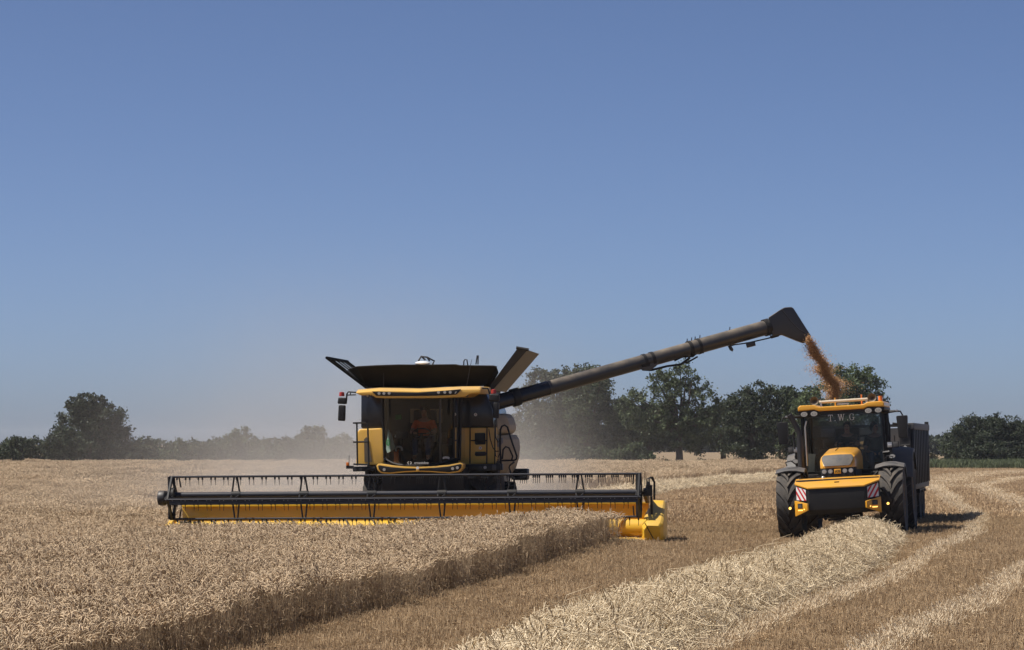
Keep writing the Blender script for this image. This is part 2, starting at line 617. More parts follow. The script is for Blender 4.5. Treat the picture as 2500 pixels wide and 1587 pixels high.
def wheat_clump(name, size, n, ear_r, stem_r, sides, fat=1.0, low=0.0):
    x = rng.uniform(-size / 2, size / 2, n)
    y = rng.uniform(-size / 2, size / 2, n)
    h = rng.normal(0.60, 0.034, n)
    az = rng.uniform(0, 2 * np.pi, n)
    az = np.where(rng.random(n) < 0.45, rng.normal(-0.3, 0.9, n), az)      # the crop nods mostly one way
    lean = np.abs(rng.normal(0.05, 0.05, n))
    dx, dy = np.cos(az), np.sin(az)
    tint = np.clip(rng.normal(0.5, 0.2, n), 0, 1)
    # stem
    t = np.array([low, 0.45, 0.8, 1.0])
    sway = (t[None, :] ** 2) * lean[:, None]
    P = np.stack([x[:, None] + dx[:, None] * sway, y[:, None] + dy[:, None] * sway, h[:, None] * t[None, :]], 2)
    rad = np.full((n, 4), stem_r) * np.array([1, 1, 0.9, 0.7])
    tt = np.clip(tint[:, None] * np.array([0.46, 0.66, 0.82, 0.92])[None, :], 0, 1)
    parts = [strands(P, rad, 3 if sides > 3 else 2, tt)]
    # nodding ear
    L = rng.normal(0.095, 0.015, n) * (1 + 0.25 * (fat - 1))
    bend = np.clip(rng.normal(1.7, 0.65, n), 0.1, 2.9)
    k = 6 if sides > 3 else 4
    s = np.linspace(0, 1, k)
    tilt0 = 0.15
    ang = tilt0 + bend[:, None] * s[None, :]
    step = (L / (k - 1))[:, None]
    hx = np.cumsum(np.sin(ang) * step, 1) - np.sin(ang[:, :1]) * step
    hz = np.cumsum(np.cos(ang) * step, 1) - np.cos(ang[:, :1]) * step
    top = P[:, -1, :]
    E = np.stack([top[:, 0:1] + dx[:, None] * hx, top[:, 1:2] + dy[:, None] * hx, top[:, 2:3] + hz], 2)
    prof = np.interp(s, [0, 0.15, 0.5, 0.85, 1], [0.35, 1.0, 1.0, 0.75, 0.15])
    er = ear_r * prof[None, :] * rng.normal(1, 0.12, (n, 1))
    et = np.clip(tint[:, None] + 0.22 + 0.1 * rng.normal(size=(n, k)), 0, 1)
    parts.append(strands(E, er, max(3, sides), et))
    # dry leaf
    if sides > 3:
        m = n // 2
        q = rng.choice(n, m, replace=False)
        la = rng.uniform(0, 2 * np.pi, m)
        hh = rng.uniform(0.15, 0.42, m)
        ss = np.linspace(0, 1, 4)
        ll = rng.uniform(0.08, 0.2, m)
        LP = np.stack([x[q][:, None] + np.cos(la)[:, None] * ll[:, None] * ss, y[q][:, None] + np.sin(la)[:, None] * ll[:, None] * ss,
                       hh[:, None] + 0.10 * ss - 0.22 * ss ** 2 * rng.uniform(0.3, 1.3, m)[:, None]], 2)
        parts.append(strands(LP, np.full((m, 4), 0.0045) * np.array([0.6, 1, 0.8, 0.2]), 2, np.tile(rng.uniform(0.1, 0.6, m)[:, None], (1, 4))))
    return clump_obj(name, *joinarr(parts), 'wheat')


def grid_points(x0, x1, y0, y1, step, jit=0.35):
    X, Y = np.meshgrid(np.arange(x0, x1, step), np.arange(y0, y1, step))
    X = X.ravel() + rng.uniform(-jit, jit, X.size) * step
    Y = Y.ravel() + rng.uniform(-jit, jit, Y.size) * step
    return X, Y


def in_view(x, y, mx=1.2, grow=1.12):
    return np.abs(x) < y * (1250 * grow / FPX) + mx


def place(name, X, Y, sources, yaw=None, s0=0.9, s1=1.12, dz=0.0):
    n = len(X)
    pts = np.stack([X, Y, G(X, Y) + dz], 1)
    rot = np.zeros((n, 3))
    rot[:, 2] = rng.choice([0, 0.5, 1, 1.5], n) * np.pi + rng.normal(0, 0.15, n) if yaw is None else yaw
    sc = rng.uniform(s0, s1, (n, 1)) * np.ones((1, 3))
    sc[:, 2] *= 1 + 0.05 * np.sin(X * 0.8 + 1.3 * np.sin(Y * 0.31)) + 0.04 * np.sin(X * 2.1 - Y * 0.9) 
    rot[:, 0] += 0.07 * np.sin(X * 0.55 + Y * 0.4) if yaw is None else 0
    rot[:, 1] += 0.08 * np.sin(X * 0.33 - Y * 0.62 + 2) if yaw is None else 0
    return scatter(name, pts, rot, sc, rng.integers(0, len(sources), n), sources)


# standing wheat, finest where it is nearest
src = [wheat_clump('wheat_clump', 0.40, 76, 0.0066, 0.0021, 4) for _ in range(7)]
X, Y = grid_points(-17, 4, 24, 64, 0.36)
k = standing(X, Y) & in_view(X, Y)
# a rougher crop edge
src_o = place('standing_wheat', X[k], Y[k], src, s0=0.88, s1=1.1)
src = [wheat_clump('wheat_tuft', 1.1, 390, 0.0085, 0.003, 3, 1.2, 0.02) for _ in range(5)]
X, Y = grid_points(-30, 8, 64, 116, 1.0)
k = standing(X, Y) & in_view(X, Y)
place('standing_wheat_beyond', X[k], Y[k], src)
src = [wheat_clump('wheat_mat', 2.7, 1000, 0.014, 0.005, 3, 1.6, 0.02) for _ in range(4)]
X, Y = grid_points(-62, 40, 116, 214, 2.4)
k = standing(X, Y) & in_view(X, Y, 3)
place('standing_wheat_far_off', X[k], Y[k], src)


# stubble
def stubble_clump(name, size, n, r, mat, hmean=0.115, lay=0.0, rows=0.125, litter=0.35):
    m = int(size / rows)
    row = rng.integers(0, m, n)
    x = (row + 0.5) * rows - size / 2 + rng.normal(0, 0.022, n)
    y = rng.uniform(-size / 2, size / 2, n)
    h = np.clip(rng.normal(hmean, 0.028, n), 0.03, 0.3)
    a = rng.uniform(0, 2 * np.pi, n)
    ln = np.abs(rng.normal(0.18 + lay, 0.2, n))
    P0 = np.stack([x, y, np.zeros(n)], 1)
    P1 = P0 + np.stack([np.cos(a) * np.sin(ln) * h, np.sin(a) * np.sin(ln) * h, np.cos(ln) * h], 1)
    tint = np.clip(rng.normal(0.5, 0.25, n), 0, 1)
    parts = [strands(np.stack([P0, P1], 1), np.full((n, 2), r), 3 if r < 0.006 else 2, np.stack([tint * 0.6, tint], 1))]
    q = int(n * litter)
    c = np.stack([rng.uniform(-size / 2, size / 2, q), rng.uniform(-size / 2, size / 2, q), rng.uniform(0.01, 0.06, q)], 1)
    a = rng.uniform(0, 2 * np.pi, q)
    l = rng.uniform(0.03, 0.12, q)
    d = np.stack([np.cos(a) * l, np.sin(a) * l, rng.normal(0, 0.02, q)], 1)
    tq = np.clip(rng.normal(0.55, 0.3, q), 0, 1)
    parts.append(strands(np.stack([c - d, c + d], 1), np.full((q, 2), r * 0.9), 3 if r < 0.006 else 2, np.stack([tq, tq], 1)))
    return clump_obj(name, *joinarr(parts), mat)


def PG(px, py):
    """ground point seen at a photo pixel -> (x, y)"""
    D = FPX * EYE / (py - HY)
    return ((px - 1250) / FPX * D, D)


tracks = [
    [PG(1500, 1680), PG(1824, 1545), PG(2067, 1463), PG(2290, 1362), PG(2380, 1315), PG(2385, 1277), PG(2335, 1245), PG(2296, 1211), PG(2278, 1192)],
    [PG(2020, 1680), PG(2160, 1587), PG(2291, 1530), PG(2497, 1418), PG(2680, 1350)],
    [PG(2600, 1275), PG(2500, 1245), PG(2414, 1209), PG(2385, 1194), PG(2474, 1172), PG(2560, 1163)],
    [PG(2240, 1198), PG(2300, 1176), PG(2400, 1160), PG(2560, 1149)],
]


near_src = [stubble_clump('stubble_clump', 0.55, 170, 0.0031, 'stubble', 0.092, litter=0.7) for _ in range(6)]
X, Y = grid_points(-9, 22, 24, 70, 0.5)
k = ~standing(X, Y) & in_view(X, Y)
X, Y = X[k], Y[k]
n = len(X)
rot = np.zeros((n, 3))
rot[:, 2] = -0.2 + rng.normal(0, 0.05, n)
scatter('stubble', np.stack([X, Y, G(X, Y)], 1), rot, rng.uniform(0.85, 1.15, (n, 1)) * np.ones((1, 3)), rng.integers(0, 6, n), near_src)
far_src = [stubble_clump('stubble_mat', 2.0, 1100, 0.0065, 'stubble', 0.095, litter=0.6, rows=0.2) for _ in range(4)]
X, Y = grid_points(-8, 60, 70, 236, 1.7)
k = ~standing(X, Y) & in_view(X, Y, 2)
X, Y = X[k], Y[k]
n = len(X)
rot = np.zeros((n, 3))
rot[:, 2] = -0.25 + rng.normal(0, 0.05, n)
scatter('stubble_beyond', np.stack([X, Y, G(X, Y)], 1), rot, rng.uniform(0.85, 1.15, (n, 1)) * np.ones((1, 3)), rng.integers(0, 4, n), far_src)


def along(path, step, width):
    """points strewn along a wheel track"""
    P_ = np.array(path, float)
    seg = np.concatenate([[0], np.cumsum(np.hypot(*np.diff(P_, axis=0).T))])
    s_ = np.arange(0, seg[-1], step)
    s_ = s_ + rng.uniform(-0.5, 0.5, len(s_)) * step
    # rounded course
    fine_s = np.linspace(0, seg[-1], 300)
    x_, y_ = np.interp(fine_s, seg, P_[:, 0]), np.interp(fine_s, seg, P_[:, 1])
    ker = np.ones(25) / 25
    pad = lambda v: np.convolve(np.concatenate([np.full(12, v[0]), v, np.full(12, v[-1])]), ker, 'valid')
    x_, y_ = pad(x_), pad(y_)
    gx_, gy_ = np.gradient(x_), np.gradient(y_)
    gl = np.hypot(gx_, gy_) + 1e-9
    w_ = rng.normal(0, width, len(s_))
    return (np.interp(s_, fine_s, x_) + np.interp(s_, fine_s, gy_ / gl) * w_, np.interp(s_, fine_s, y_) - np.interp(s_, fine_s, gx_ / gl) * w_)


track_src = [stubble_clump('track_stubble', 0.28, 44, 0.0042, 'palestubble', 0.12, 0.55, litter=1.0, rows=0.06) for _ in range(5)]
TX, TY = [], []
for p, st, wd in zip(tracks, (0.075, 0.07, 0.12, 0.10), (0.075, 0.11, 0.26, 1.1)):
    x_, y_ = along(p, st, wd)
    TX.append(x_)
    TY.append(y_)
X, Y = np.concatenate(TX), np.concatenate(TY)
k = in_view(X, Y, 2) & ~standing(X, Y)
X, Y = X[k], Y[k]
n = len(X)
rot = np.zeros((n, 3))
rot[:, 2] = rng.uniform(0, 6.28, n)
sc = (rng.uniform(0.8, 1.2, (n, 1)) * np.clip(Y[:, None] / 65, 1, 2.2)) * np.ones((1, 3))
sc[:, 2] = rng.uniform(0.8, 1.2, n)
scatter('flattened_stubble_tracks', np.stack([X, Y, G(X, Y) + 0.01], 1), rot, sc, rng.integers(0, 5, n), track_src)


# windrows of straw
def straw_clump(name, size, n, r, l0, l1, up=0.0):
    c = np.stack([rng.normal(0, size * 0.33, n), rng.normal(0, size * 0.33, n), np.abs(rng.normal(0.03, 0.05, n))], 1)
    a = rng.uniform(0, 2 * np.pi, n)
    e = rng.normal(0.08 + up, 0.36, n)
    l = rng.uniform(l0, l1, n) * 0.5
    d = np.stack([np.cos(a) * np.cos(e), np.sin(a) * np.cos(e), np.sin(e)], 1) * l[:, None]
    b = rng.normal(0, 0.13, (n, 3)) * l[:, None] * 2
    P = np.stack([c - d, c + b, c + d], 1)
    P[:, :, 2] += 0.02
    t = np.clip(rng.normal(0.55, 0.25, n), 0, 1)
    return clump_obj(name, *strands(P, np.full((n, 3), r) * rng.uniform(0.6, 1.5, (n, 1)), 3, np.tile(t[:, None], (1, 3))), 'straw')


def windrow(name, path, half, high, srcs, per_m, taper=(1, 1), seed=1):
    rs = np.random.default_rng(seed)
    path = np.array(path, float)
    yy = np.linspace(path[0, 1], path[-1, 1], 400)
    xx = np.interp(yy, path[:, 1], path[:, 0])
    seg = np.concatenate([[0], np.cumsum(np.hypot(np.diff(xx), np.diff(yy)))])
    L = seg[-1]
    # mound under the straw
    ns, nw = int(L / 0.25) + 2, 15
    S = np.linspace(0, L, ns)
    px, py = np.interp(S, seg, xx), np.interp(S, seg, yy)
    tx, ty = np.gradient(px), np.gradient(py)
    tl = np.hypot(tx, ty)
    nx, ny = ty / tl, -tx / tl
    lump = lambda s, w: 0.5 * np.sin(s * 1.3 + 2 * w) + 0.35 * np.sin(s * 2.9 + 1 + 3 * w) + 0.25 * np.sin(s * 5.3 + 5 * w)
    W = np.linspace(-1, 1, nw)
    v = []
    pits = [(rs.uniform(0, L), rs.uniform(-0.2, 0.95), rs.uniform(0.15, 0.5), rs.uniform(0.10, 0.3), rs.uniform(0.15, 0.65)) for _ in range(int(L * 2.4))]
    def prof(w, s):
        h = (np.clip(1 - np.abs(w) ** 2.2, 0, 1) ** 0.85) * (1 + 0.17 * lump(s, w))
        for ps, pw, ls, lw, dp in pits:
            h = h * (1 - dp * np.exp(-((s - ps) / ls) ** 2 - ((w - pw) / lw) ** 2))
        return h * high * np.interp(s, [0, L], taper)
    for i in range(ns):
        hw = half * (1 + 0.10 * np.sin(S[i] * 0.9) + 0.06 * np.sin(S[i] * 2.3))
        X_ = px[i] + nx[i] * W * hw
        Y_ = py[i] + ny[i] * W * hw
        Z_ = G(X_, Y_) + prof(W, S[i]) * 0.86
        v += list(zip(X_, Y_, Z_))
    f = [(i * nw + j, i * nw + j + 1, (i + 1) * nw + j + 1, (i + 1) * nw + j) for i in range(ns - 1) for j in range(nw - 1)]
    me = bpy.data.meshes.new(name + '_bed')
    me.from_pydata(v, [], f)
    me.polygons.foreach_set('use_smooth', [True] * len(f))
    me.materials.append(ground_mat('straw_gap_shade', (0.10, 0.066, 0.036), (0.16, 0.108, 0.06), (0.24, 0.17, 0.095), 1.2, 22))  # bed coloured dark to paint shade into the gaps between straws
    bed = bpy.data.objects.new(name + '_bed', me)
    C.objects.link(bed)
    bed['kind'] = 'structure'
    n = int(L * per_m)
    s = rs.uniform(0, L, n)
    w = np.clip(rs.normal(0, 0.5, n), -1.12, 1.12)
    cx, cy = np.interp(s, seg, xx), np.interp(s, seg, yy)
    i = np.clip((s / L * (ns - 1)).astype(int), 0, ns - 1)
    X_, Y_ = cx + nx[i] * w * half, cy + ny[i] * w * half
    slope = np.sign(w) * np.abs(w) ** 1.2 * 0.7
    Z_ = G(X_, Y_) + prof(w, s) * 0.86
    rot = np.zeros((n, 3))
    ang = np.arctan2(ny[i], nx[i])
    rot[:, 1] = slope
    rot[:, 2] = ang
    sc = rs.uniform(0.8, 1.2, (n, 1)) * np.ones((1, 3))
    return scatter(name, np.stack([X_, Y_, Z_], 1), rot, sc, rs.integers(0, len(srcs), n), srcs)


fine = [straw_clump('straw_clump', 0.55, 72, 0.0029, 0.06, 0.46) for _ in range(6)] + \
       [straw_clump('straw_bits', 0.6, 14, 0.0055, 0.2, 0.55, 0.15) for _ in range(2)] + \
       [straw_clump('straw_tuft', 0.5, 30, 0.0030, 0.15, 0.48, 0.5) for _ in range(2)]
windrow('straw_windrow', [(-0.2, 20), (0.35, 24), (1.08, 28.1), (2.4, 33.9), (3.65, 38.5), (5.1, 44.5), (6.75, 52.8), (7.6, 58.2)], 0.84, 0.37, fine, 95, (1.0, 0.85), seed=3)
coarse = [straw_clump('straw_heap', 0.9, 120, 0.006, 0.15, 0.5) for _ in range(4)]
windrow('straw_windrow_beyond', [(-0.6, 69), (2.2, 90), (6.24, 116), (15, 150), (20, 172), (30, 205)], 0.75, 0.28, coarse, 7, seed=5)
windrow('straw_windrow_far_off', [PG(2330, 1163), PG(2400, 1152), PG(2500, 1147), PG(2600, 1144)], 1.3, 0.4, coarse, 5, seed=6) if False else None

n = 26
lx, ly = rng.uniform(3.9, 5.1, n), rng.uniform(-3.3, -2.95, n)
wx, wy = CX0 + lx * math.cos(CYAW) - ly * math.sin(CYAW), CY0 + lx * math.sin(CYAW) + ly * math.cos(CYAW)
scatter('straw_litter', np.stack([wx, wy, G(wx, wy) + 0.02], 1), np.stack([np.zeros(n), np.zeros(n), rng.uniform(0, 6.28, n)], 1), np.full((n, 3), 0.6), rng.integers(0, 6, n), fine)
# green margin at the right and a pale field beyond the trees
sheet('field_margin', np.array([33.0, 48, 62, 80, 110]), np.array([216.0, 226, 240, 256]), ground_mat('margin_turf', (0.06, 0.075, 0.035), (0.09, 0.10, 0.05), (0.12, 0.12, 0.06)), dz=0.03)
gsrc = []
for i in range(3):
    n = 420
    x, y = rng.uniform(-1.5, 1.5, n), rng.uniform(-1.5, 1.5, n)
    h = rng.uniform(0.25, 0.6, n)
    a = rng.uniform(0, 6.28, n)
    P = np.stack([np.stack([x, y, 0 * x], 1), np.stack([x + 0.06 * np.cos(a), y + 0.06 * np.sin(a), h * 0.6], 1),
                  np.stack([x + 0.2 * np.cos(a), y + 0.2 * np.sin(a), h], 1)], 1)
    t = rng.uniform(0, 1, n)
    gsrc.append(clump_obj('grass_clump', *strands(P, np.tile([0.03, 0.025, 0.005], (n, 1)), 2, np.tile(t[:, None], (1, 3))), 'grass'))
X, Y = grid_points(33, 62, 216, 254, 2.2)
place('margin_grass', X, Y, gsrc)


# ------------------------------------------------------------------ trees
def leaves(centres, spread, per, size, seed, up=0.3):
    r = np.random.default_rng(seed)
    n = len(centres) * per
    c = np.repeat(centres, per, 0) + r.normal(0, 1, (n, 3)) * np.repeat(spread, per)[:, None] * np.array([1, 1, 0.75])
    a = r.normal(size=(n, 3))
    a /= np.linalg.norm(a, axis=1, keepdims=True)
    b = np.cross(a, r.normal(size=(n, 3)) + np.array([0, 0, up]))
    b /= np.linalg.norm(b, axis=1, keepdims=True)
    s = r.uniform(0.55, 1.25, (n, 1)) * size
    V = np.stack([c - a * s, c - b * s * 0.55, c + a * s, c + b * s * 0.55], 1).reshape(-1, 3)
    F = np.arange(n * 4).reshape(n, 4)
    base = np.repeat(r.uniform(0.1, 0.75, len(centres)), per)
    T = np.repeat(np.clip(base + r.normal(0, 0.18, n), 0, 1), 4)
    return V, F, T


def tree(name, label, cat, px, D, lobes, leaf, clumps, per=64, size=0.13, trunk=0.28, fork=0.35, seed=0, group=None, hollow=0.8, zb=None):
    """lobes: (dx, z, half width, half height) in metres about the foot"""
    r = np.random.default_rng(seed)
    random.seed(seed)
    x0 = (px - 1250) / FPX * D
    root = empty(name, (x0, D, float(G(x0, D))))
    tag(root, label, cat, group)
    wsum = sum(l[2] * l[3] for l in lobes)
    cs, sp = [], []
    top = max(l[1] + l[3] for l in lobes)
    for dx, z, rx, rz in lobes:
        k = max(6, int(clumps * rx * rz / wsum))
        d = r.normal(size=(k, 3))
        d /= np.linalg.norm(d, axis=1, keepdims=True)
        rad = np.clip(r.normal(hollow, 0.2, k), 0.15, 1.1) ** 0.8
        p = d * rad[:, None] * np.array([rx, rx * 0.85, rz]) + np.array([dx, r.normal(0, 0.15 * rx), z])
        p[:, 2] = np.maximum(p[:, 2], 0.25)
        cs.append(p)
        sp.append(r.uniform(0.16, 0.30, k) * min(1.0, 0.45 + 0.3 * min(rx, rz)))
    cs = np.concatenate(cs)
    sp = np.concatenate(sp)
    o = clump_obj('crown', *leaves(cs, sp, per, size, seed), leaf)
    C.objects.link(o)
    o.parent = root
    mb = MB()
    f = top * fork
    if trunk:
        mb.tube([(0, 0, -0.2), (0.03, 0, f * 0.3), (random.uniform(-.1, .1), 0.05, f)], [trunk * 1.35, trunk, trunk * 0.8], 8)
        for dx, z, rx, rz in lobes:
            for q in range(3):
                e = Vector((dx + random.uniform(-.6, .6) * rx, random.uniform(-.5, .5) * rx, z + random.uniform(-.1, .75) * rz))
                m = Vector((0, 0, f)).lerp(e, 0.45) + Vector((random.uniform(-.3, .3), random.uniform(-.3, .3), random.uniform(0, .4)))
                m.z = max(m.z, 0.2)
                mb.tube([(0, 0, f * random.uniform(0.75, 1)), m, e], [trunk * 0.55, trunk * 0.33, trunk * 0.08], 5)
        mb.build('trunk', 'bark', root)
    return root


def bush_lobes(w, h, n, seed):
    r = random.Random(seed)
    out = []
    for i in range(n):
        t = (i + 0.5) / n * 2 - 1
        hh = h * (1 - 0.35 * t * t) * r.uniform(0.8, 1.0)
        out.append((t * w * 0.72, hh * 0.5, w * r.uniform(0.34, 0.46), hh * 0.5))
    return out


TG = 'trees along the far edge of the field'
# left of the combine
tree('hedgerow_tree', 'low dark round tree at the left border of the picture', 'tree', 40, 228, bush_lobes(2.2, 3.0, 3, 1), 'leaf_dark', 110, seed=11, group=TG)
tree('oak_tree', 'big dark oak with a domed crown standing tallest among the trees at the left', 'tree', 217, 228,
     [(0, 2.5, 3.6, 1.9), (-2.3, 1.9, 1.6, 1.4), (2.3, 2.0, 1.7, 1.5), (-0.9, 4.1, 2.1, 1.6), (1.0, 4.0, 2.2, 1.5), (0.0, 5.2, 1.7, 1.1), (1.1, 5.0, 1.1, 0.8)],
     'leaf_dark', 420, seed=12, group=TG)
hx = empty('field_hedge', ((330 - 1250) / FPX * 242, 242, 0))
tag(hx, 'long low dark hedge running behind the bushes left of the combine', 'hedge', 'hedges')
r_ = np.random.default_rng(61)
hc = np.stack([r_.uniform(-48, 21, 2300), r_.normal(0, 0.5, 2300), r_.uniform(0.2, 2.35, 2300)], 1)
hc[:, 2] *= 0.95 + 0.1 * np.sin(hc[:, 0] * 1.1) + 0.07 * np.sin(hc[:, 0] * 2.7)
o = clump_obj('crown', *leaves(hc, np.full(2300, 0.22), 24, 0.17, 62), 'leaf_dark')
C.objects.link(o)
o.parent = hx
lefts = [(352, 1.3, 2.2, 'small bush tucked against the right foot of the big oak'),
         (390, 1.6, 1.75, 'low wide bush filling the gap between oak and pointed bush'),
         (443, 1.45, 2.65, 'pointed bush between the big oak and the broad dusty tree'),
         (510, 1.5, 2.3, 'left shoulder bush under the broad dusty tree'),
         (582, 2.3, 3.4, 'broad dusty tree with a flat round top midway between oak and combine'),
         (660, 1.6, 2.2, 'low dusty bush right of the broad dusty tree'),
         (705, 1.6, 2.6, 'grey bush leaning on the left of the dusty tree nearest the combine'),
         (765, 2.3, 3.75, 'tall dusty tree nearest the left side of the combine'),
         (835, 1.6, 2.9, 'tree fading into dust behind the combine mirror'),
         (890, 1.7, 3.2, 'tree hidden in dust behind the yellow combine side')]
for i, (px, w, h, lab) in enumerate(lefts):
    tree('hedgerow_tree', lab, 'tree', px, 232 + 3 * math.sin(i * 2.1), bush_lobes(w, h, 3 if w < 2 else 4, 30 + i), 'leaf_mid' if i % 3 else 'leaf_dark', int(60 + 26 * w * h * 0.5), seed=40 + i, group=TG, trunk=0.15, fork=0.2)
# right of the combine
tree('ivy_tree', 'tall dark rounded tree mass right behind the unloading auger', 'tree', 1372, 230,
     [(-2.6, 3.3, 2.4, 3.2), (-0.8, 5.6, 2.9, 3.0), (1.8, 5.6, 2.3, 3.0), (3.2, 3.6, 1.8, 3.4), (0, 2.5, 3.6, 2.4), (-1.2, 7.4, 1.7, 1.2), (1.3, 7.6, 1.6, 1.1)],
     'leaf_dark', 640, seed=70, group=TG, trunk=0.35)
tree('field_tree', 'lighter green tree whose top shows just above the auger tube', 'tree', 1432, 227,
     [(0, 4.3, 1.7, 2.8), (0.6, 7.2, 1.5, 1.6), (-0.7, 6.6, 1.3, 1.5)], 'leaf_mid', 190, seed=71, group=TG)
tree('ash_tree', 'tall airy ash with sky gaps and a bare thick trunk, right under the auger', 'tree', 1658, 224,
     [(-3.6, 5.0, 1.3, 1.9), (-2.4, 3.8, 1.7, 1.5), (-0.9, 6.2, 1.7, 2.0), (0.5, 7.7, 1.3, 1.2), (-0.3, 4.2, 1.8, 1.6), (2.1, 5.6, 1.3, 1.7), (1.6, 3.6, 1.7, 1.4), (-1.6, 7.4, 1.0, 1.0), (2.9, 4.6, .9, 1.1), (0.4, 2.4, 1.6, 0.8)],
     'leaf_mid', 430, per=36, seed=72, group=TG, trunk=0.30, fork=0.38, hollow=0.75)
tree('field_tree', 'round dark tree between the airy ash and the tractor mirror', 'tree', 1838, 232,
     [(0, 3.0, 2.3, 2.6), (-0.7, 5.1, 1.7, 1.8), (1.0, 5.6, 1.7, 1.8), (-1.7, 3.0, 1.3, 2.0)], 'leaf_dark', 330, seed=73, group=TG, trunk=0.3)
tree('field_tree', 'tall light green tree behind the falling grain and the tractor roof', 'tree', 2060, 230,
     [(-2.9, 4.2, 1.6, 2.6), (-1.6, 6.0, 1.6, 1.9), (0.3, 7.2, 1.8, 1.6), (1.9, 6.9, 1.6, 1.6), (3.0, 5.2, 1.0, 1.3), (0.4, 4.2, 3.0, 2.4), (-0.8, 8.3, .8, .7)],
     'leaf_light', 520, seed=74, group=TG, trunk=0.3, per=38)
tree('field_tree', 'narrow tree between the round dark one and the light green one', 'tree', 1925, 236,
     [(0, 3.4, 1.5, 2.8), (0.2, 5.6, 1.3, 1.6)], 'leaf_mid', 170, seed=75, group=TG)
tree('field_tree', 'small dark tree filling the gap left of the airy ash', 'tree', 1515, 236,
     [(0, 3.2, 1.5, 2.6), (0.4, 5.0, 1.0, 1.2)], 'leaf_dark', 170, seed=76, group=TG)
tree('field_tree', 'low spreading tree whose drooping crown fills the gap right of the airy ash', 'tree', 1765, 238,
     [(-2.2, 2.9, 1.8, 1.5), (0, 3.4, 1.9, 2.1), (1.8, 3.0, 1.8, 1.6), (0.6, 5.0, 1.1, 1.1), (3.6, 2.9, 1.6, 1.5)], 'leaf_dark', 330, seed=77, group=TG, trunk=0.25)
tree('field_tree', 'dark tree standing behind the bush and the airy ash trunk', 'tree', 1585, 240,
     [(-1.4, 3.0, 1.9, 1.8), (1.0, 3.2, 1.9, 1.8), (0, 4.6, 1.4, 1.2)], 'leaf_dark', 240, seed=78, group=TG, trunk=0.25)
under = [(1262, 1.9, 1.9, 'pale dusty bush at the left foot of the tall dark trees'), (1330, 2.0, 2.1, 'dusty bramble bush under the tall dark tree mass'),
         (1400, 1.9, 2.0, 'bramble bush under the light green tree behind the auger'), (1470, 1.8, 2.2, 'dense bush just left of the airy ash'),
         (1540, 1.9, 2.2, 'rounded bush at the end of the undergrowth beside the ash')]
for i, (px, w, h, lab) in enumerate(under):
    tree('undergrowth_bush', lab, 'bush', px, 221 + (i % 2), bush_lobes(w, h, 4, 80 + i), 'leaf_mid', 130, seed=90 + i, trunk=0.06, fork=0.1, group='bushes under the trees')
for i, (px, w, h, D, lab) in enumerate([(1622, 0.7, 0.95, 219, 'thin twiggy shrub beside the ash trunk'), (1712, 0.9, 0.95, 220, 'scraggy dead shrub right of the ash trunk'),
                                        (1756, 0.8, 0.7, 219, 'low tangled shrub right of the dead one'), (1905, 1.0, 1.4, 222, 'thin shrub left of the tractor cab'),
                                        (2277, 0.5, 1.5, 262, 'little bare tree between trailer and big hedge bush')]):
    tree('twiggy_shrub', lab, 'shrub', px, D, bush_lobes(w, h, 3, 100 + i), 'twig', 46, per=16, size=0.10, seed=110 + i, trunk=0.035 if i < 4 else 0.1, fork=0.25, hollow=0.6)
tree('hedge_bush', 'big dark bush at the right border, wider than the trailer', 'bush', 2418, 262,
     [(-3.1, 1.8, 1.7, 1.7), (-1.6, 2.5, 2.1, 2.1), (0.4, 2.7, 2.3, 2.2), (2.4, 2.4, 2.1, 2.0), (4.2, 1.9, 1.8, 1.8), (0.1, 3.9, 1.2, 0.8), (0, 1.2, 4.0, 1.2)], 'leaf_dark', 760, seed=120, trunk=0.15, fork=0.15)
tree('hedge_bush', 'second dark bush cut by the right border', 'bush', 2508, 275, bush_lobes(2.4, 3.8, 3, 121), 'leaf_dark', 150, seed=121, trunk=0.15, fork=0.15)
wood_px = list(range(1180, 1960, 62)) + list(range(2230, 2480, 48))
bg = []
for i, px in enumerate(wood_px):
    random.seed(300 + i)
    w = random.uniform(3.2, 4.6)
    h = random.uniform(3.6, 4.6) if px > 2200 else random.uniform(5.5, 8.5)
    bg.append((px, w, h))
r_ = np.random.default_rng(5)
cs, sp = [], []
for px, w, h in bg:
    D = 590 + random.uniform(-10, 10) if px < 2200 else 470
    for dx, z, rx, rz in bush_lobes(w, h, 3, px):
        d = r_.normal(size=(60, 3))
        d /= np.linalg.norm(d, axis=1, keepdims=True)
        cs.append(d * np.array([rx, rx, rz]) * r_.uniform(0.6, 1.05, (60, 1)) + np.array([(px - 1250) / FPX * D + dx, D, max(0.3, z)]))
        sp.append(np.full(60, 0.4))
far = clump_obj('far_wood', *leaves(np.concatenate(cs), np.concatenate(sp), 18, 0.4, 9), 'leaf_dark')
C.objects.link(far)
far['kind'] = 'stuff'

# ------------------------------------------------------------------ combine harvester
FC = Frame((CX0, CY0, 0), CYAW)
comb = empty('combine_harvester', (CX0, CY0, 0), CYAW)
tag(comb, 'yellow and black combine harvester facing the camera, wide header in front, grain auger swung out', 'combine')


def c1(cx, cy, ly): return FC.at(780 + cx / 4.3685, 830 + cy / 4.3685, ly)
def c6(cx, cy, ly): return FC.at(1180 + cx / 2.6756, 730 + cy / 2.6756, ly)
def xz(f, pts, ly): return [(p.x, p.z) for p in (f(a, b, ly) for a, b in pts)]


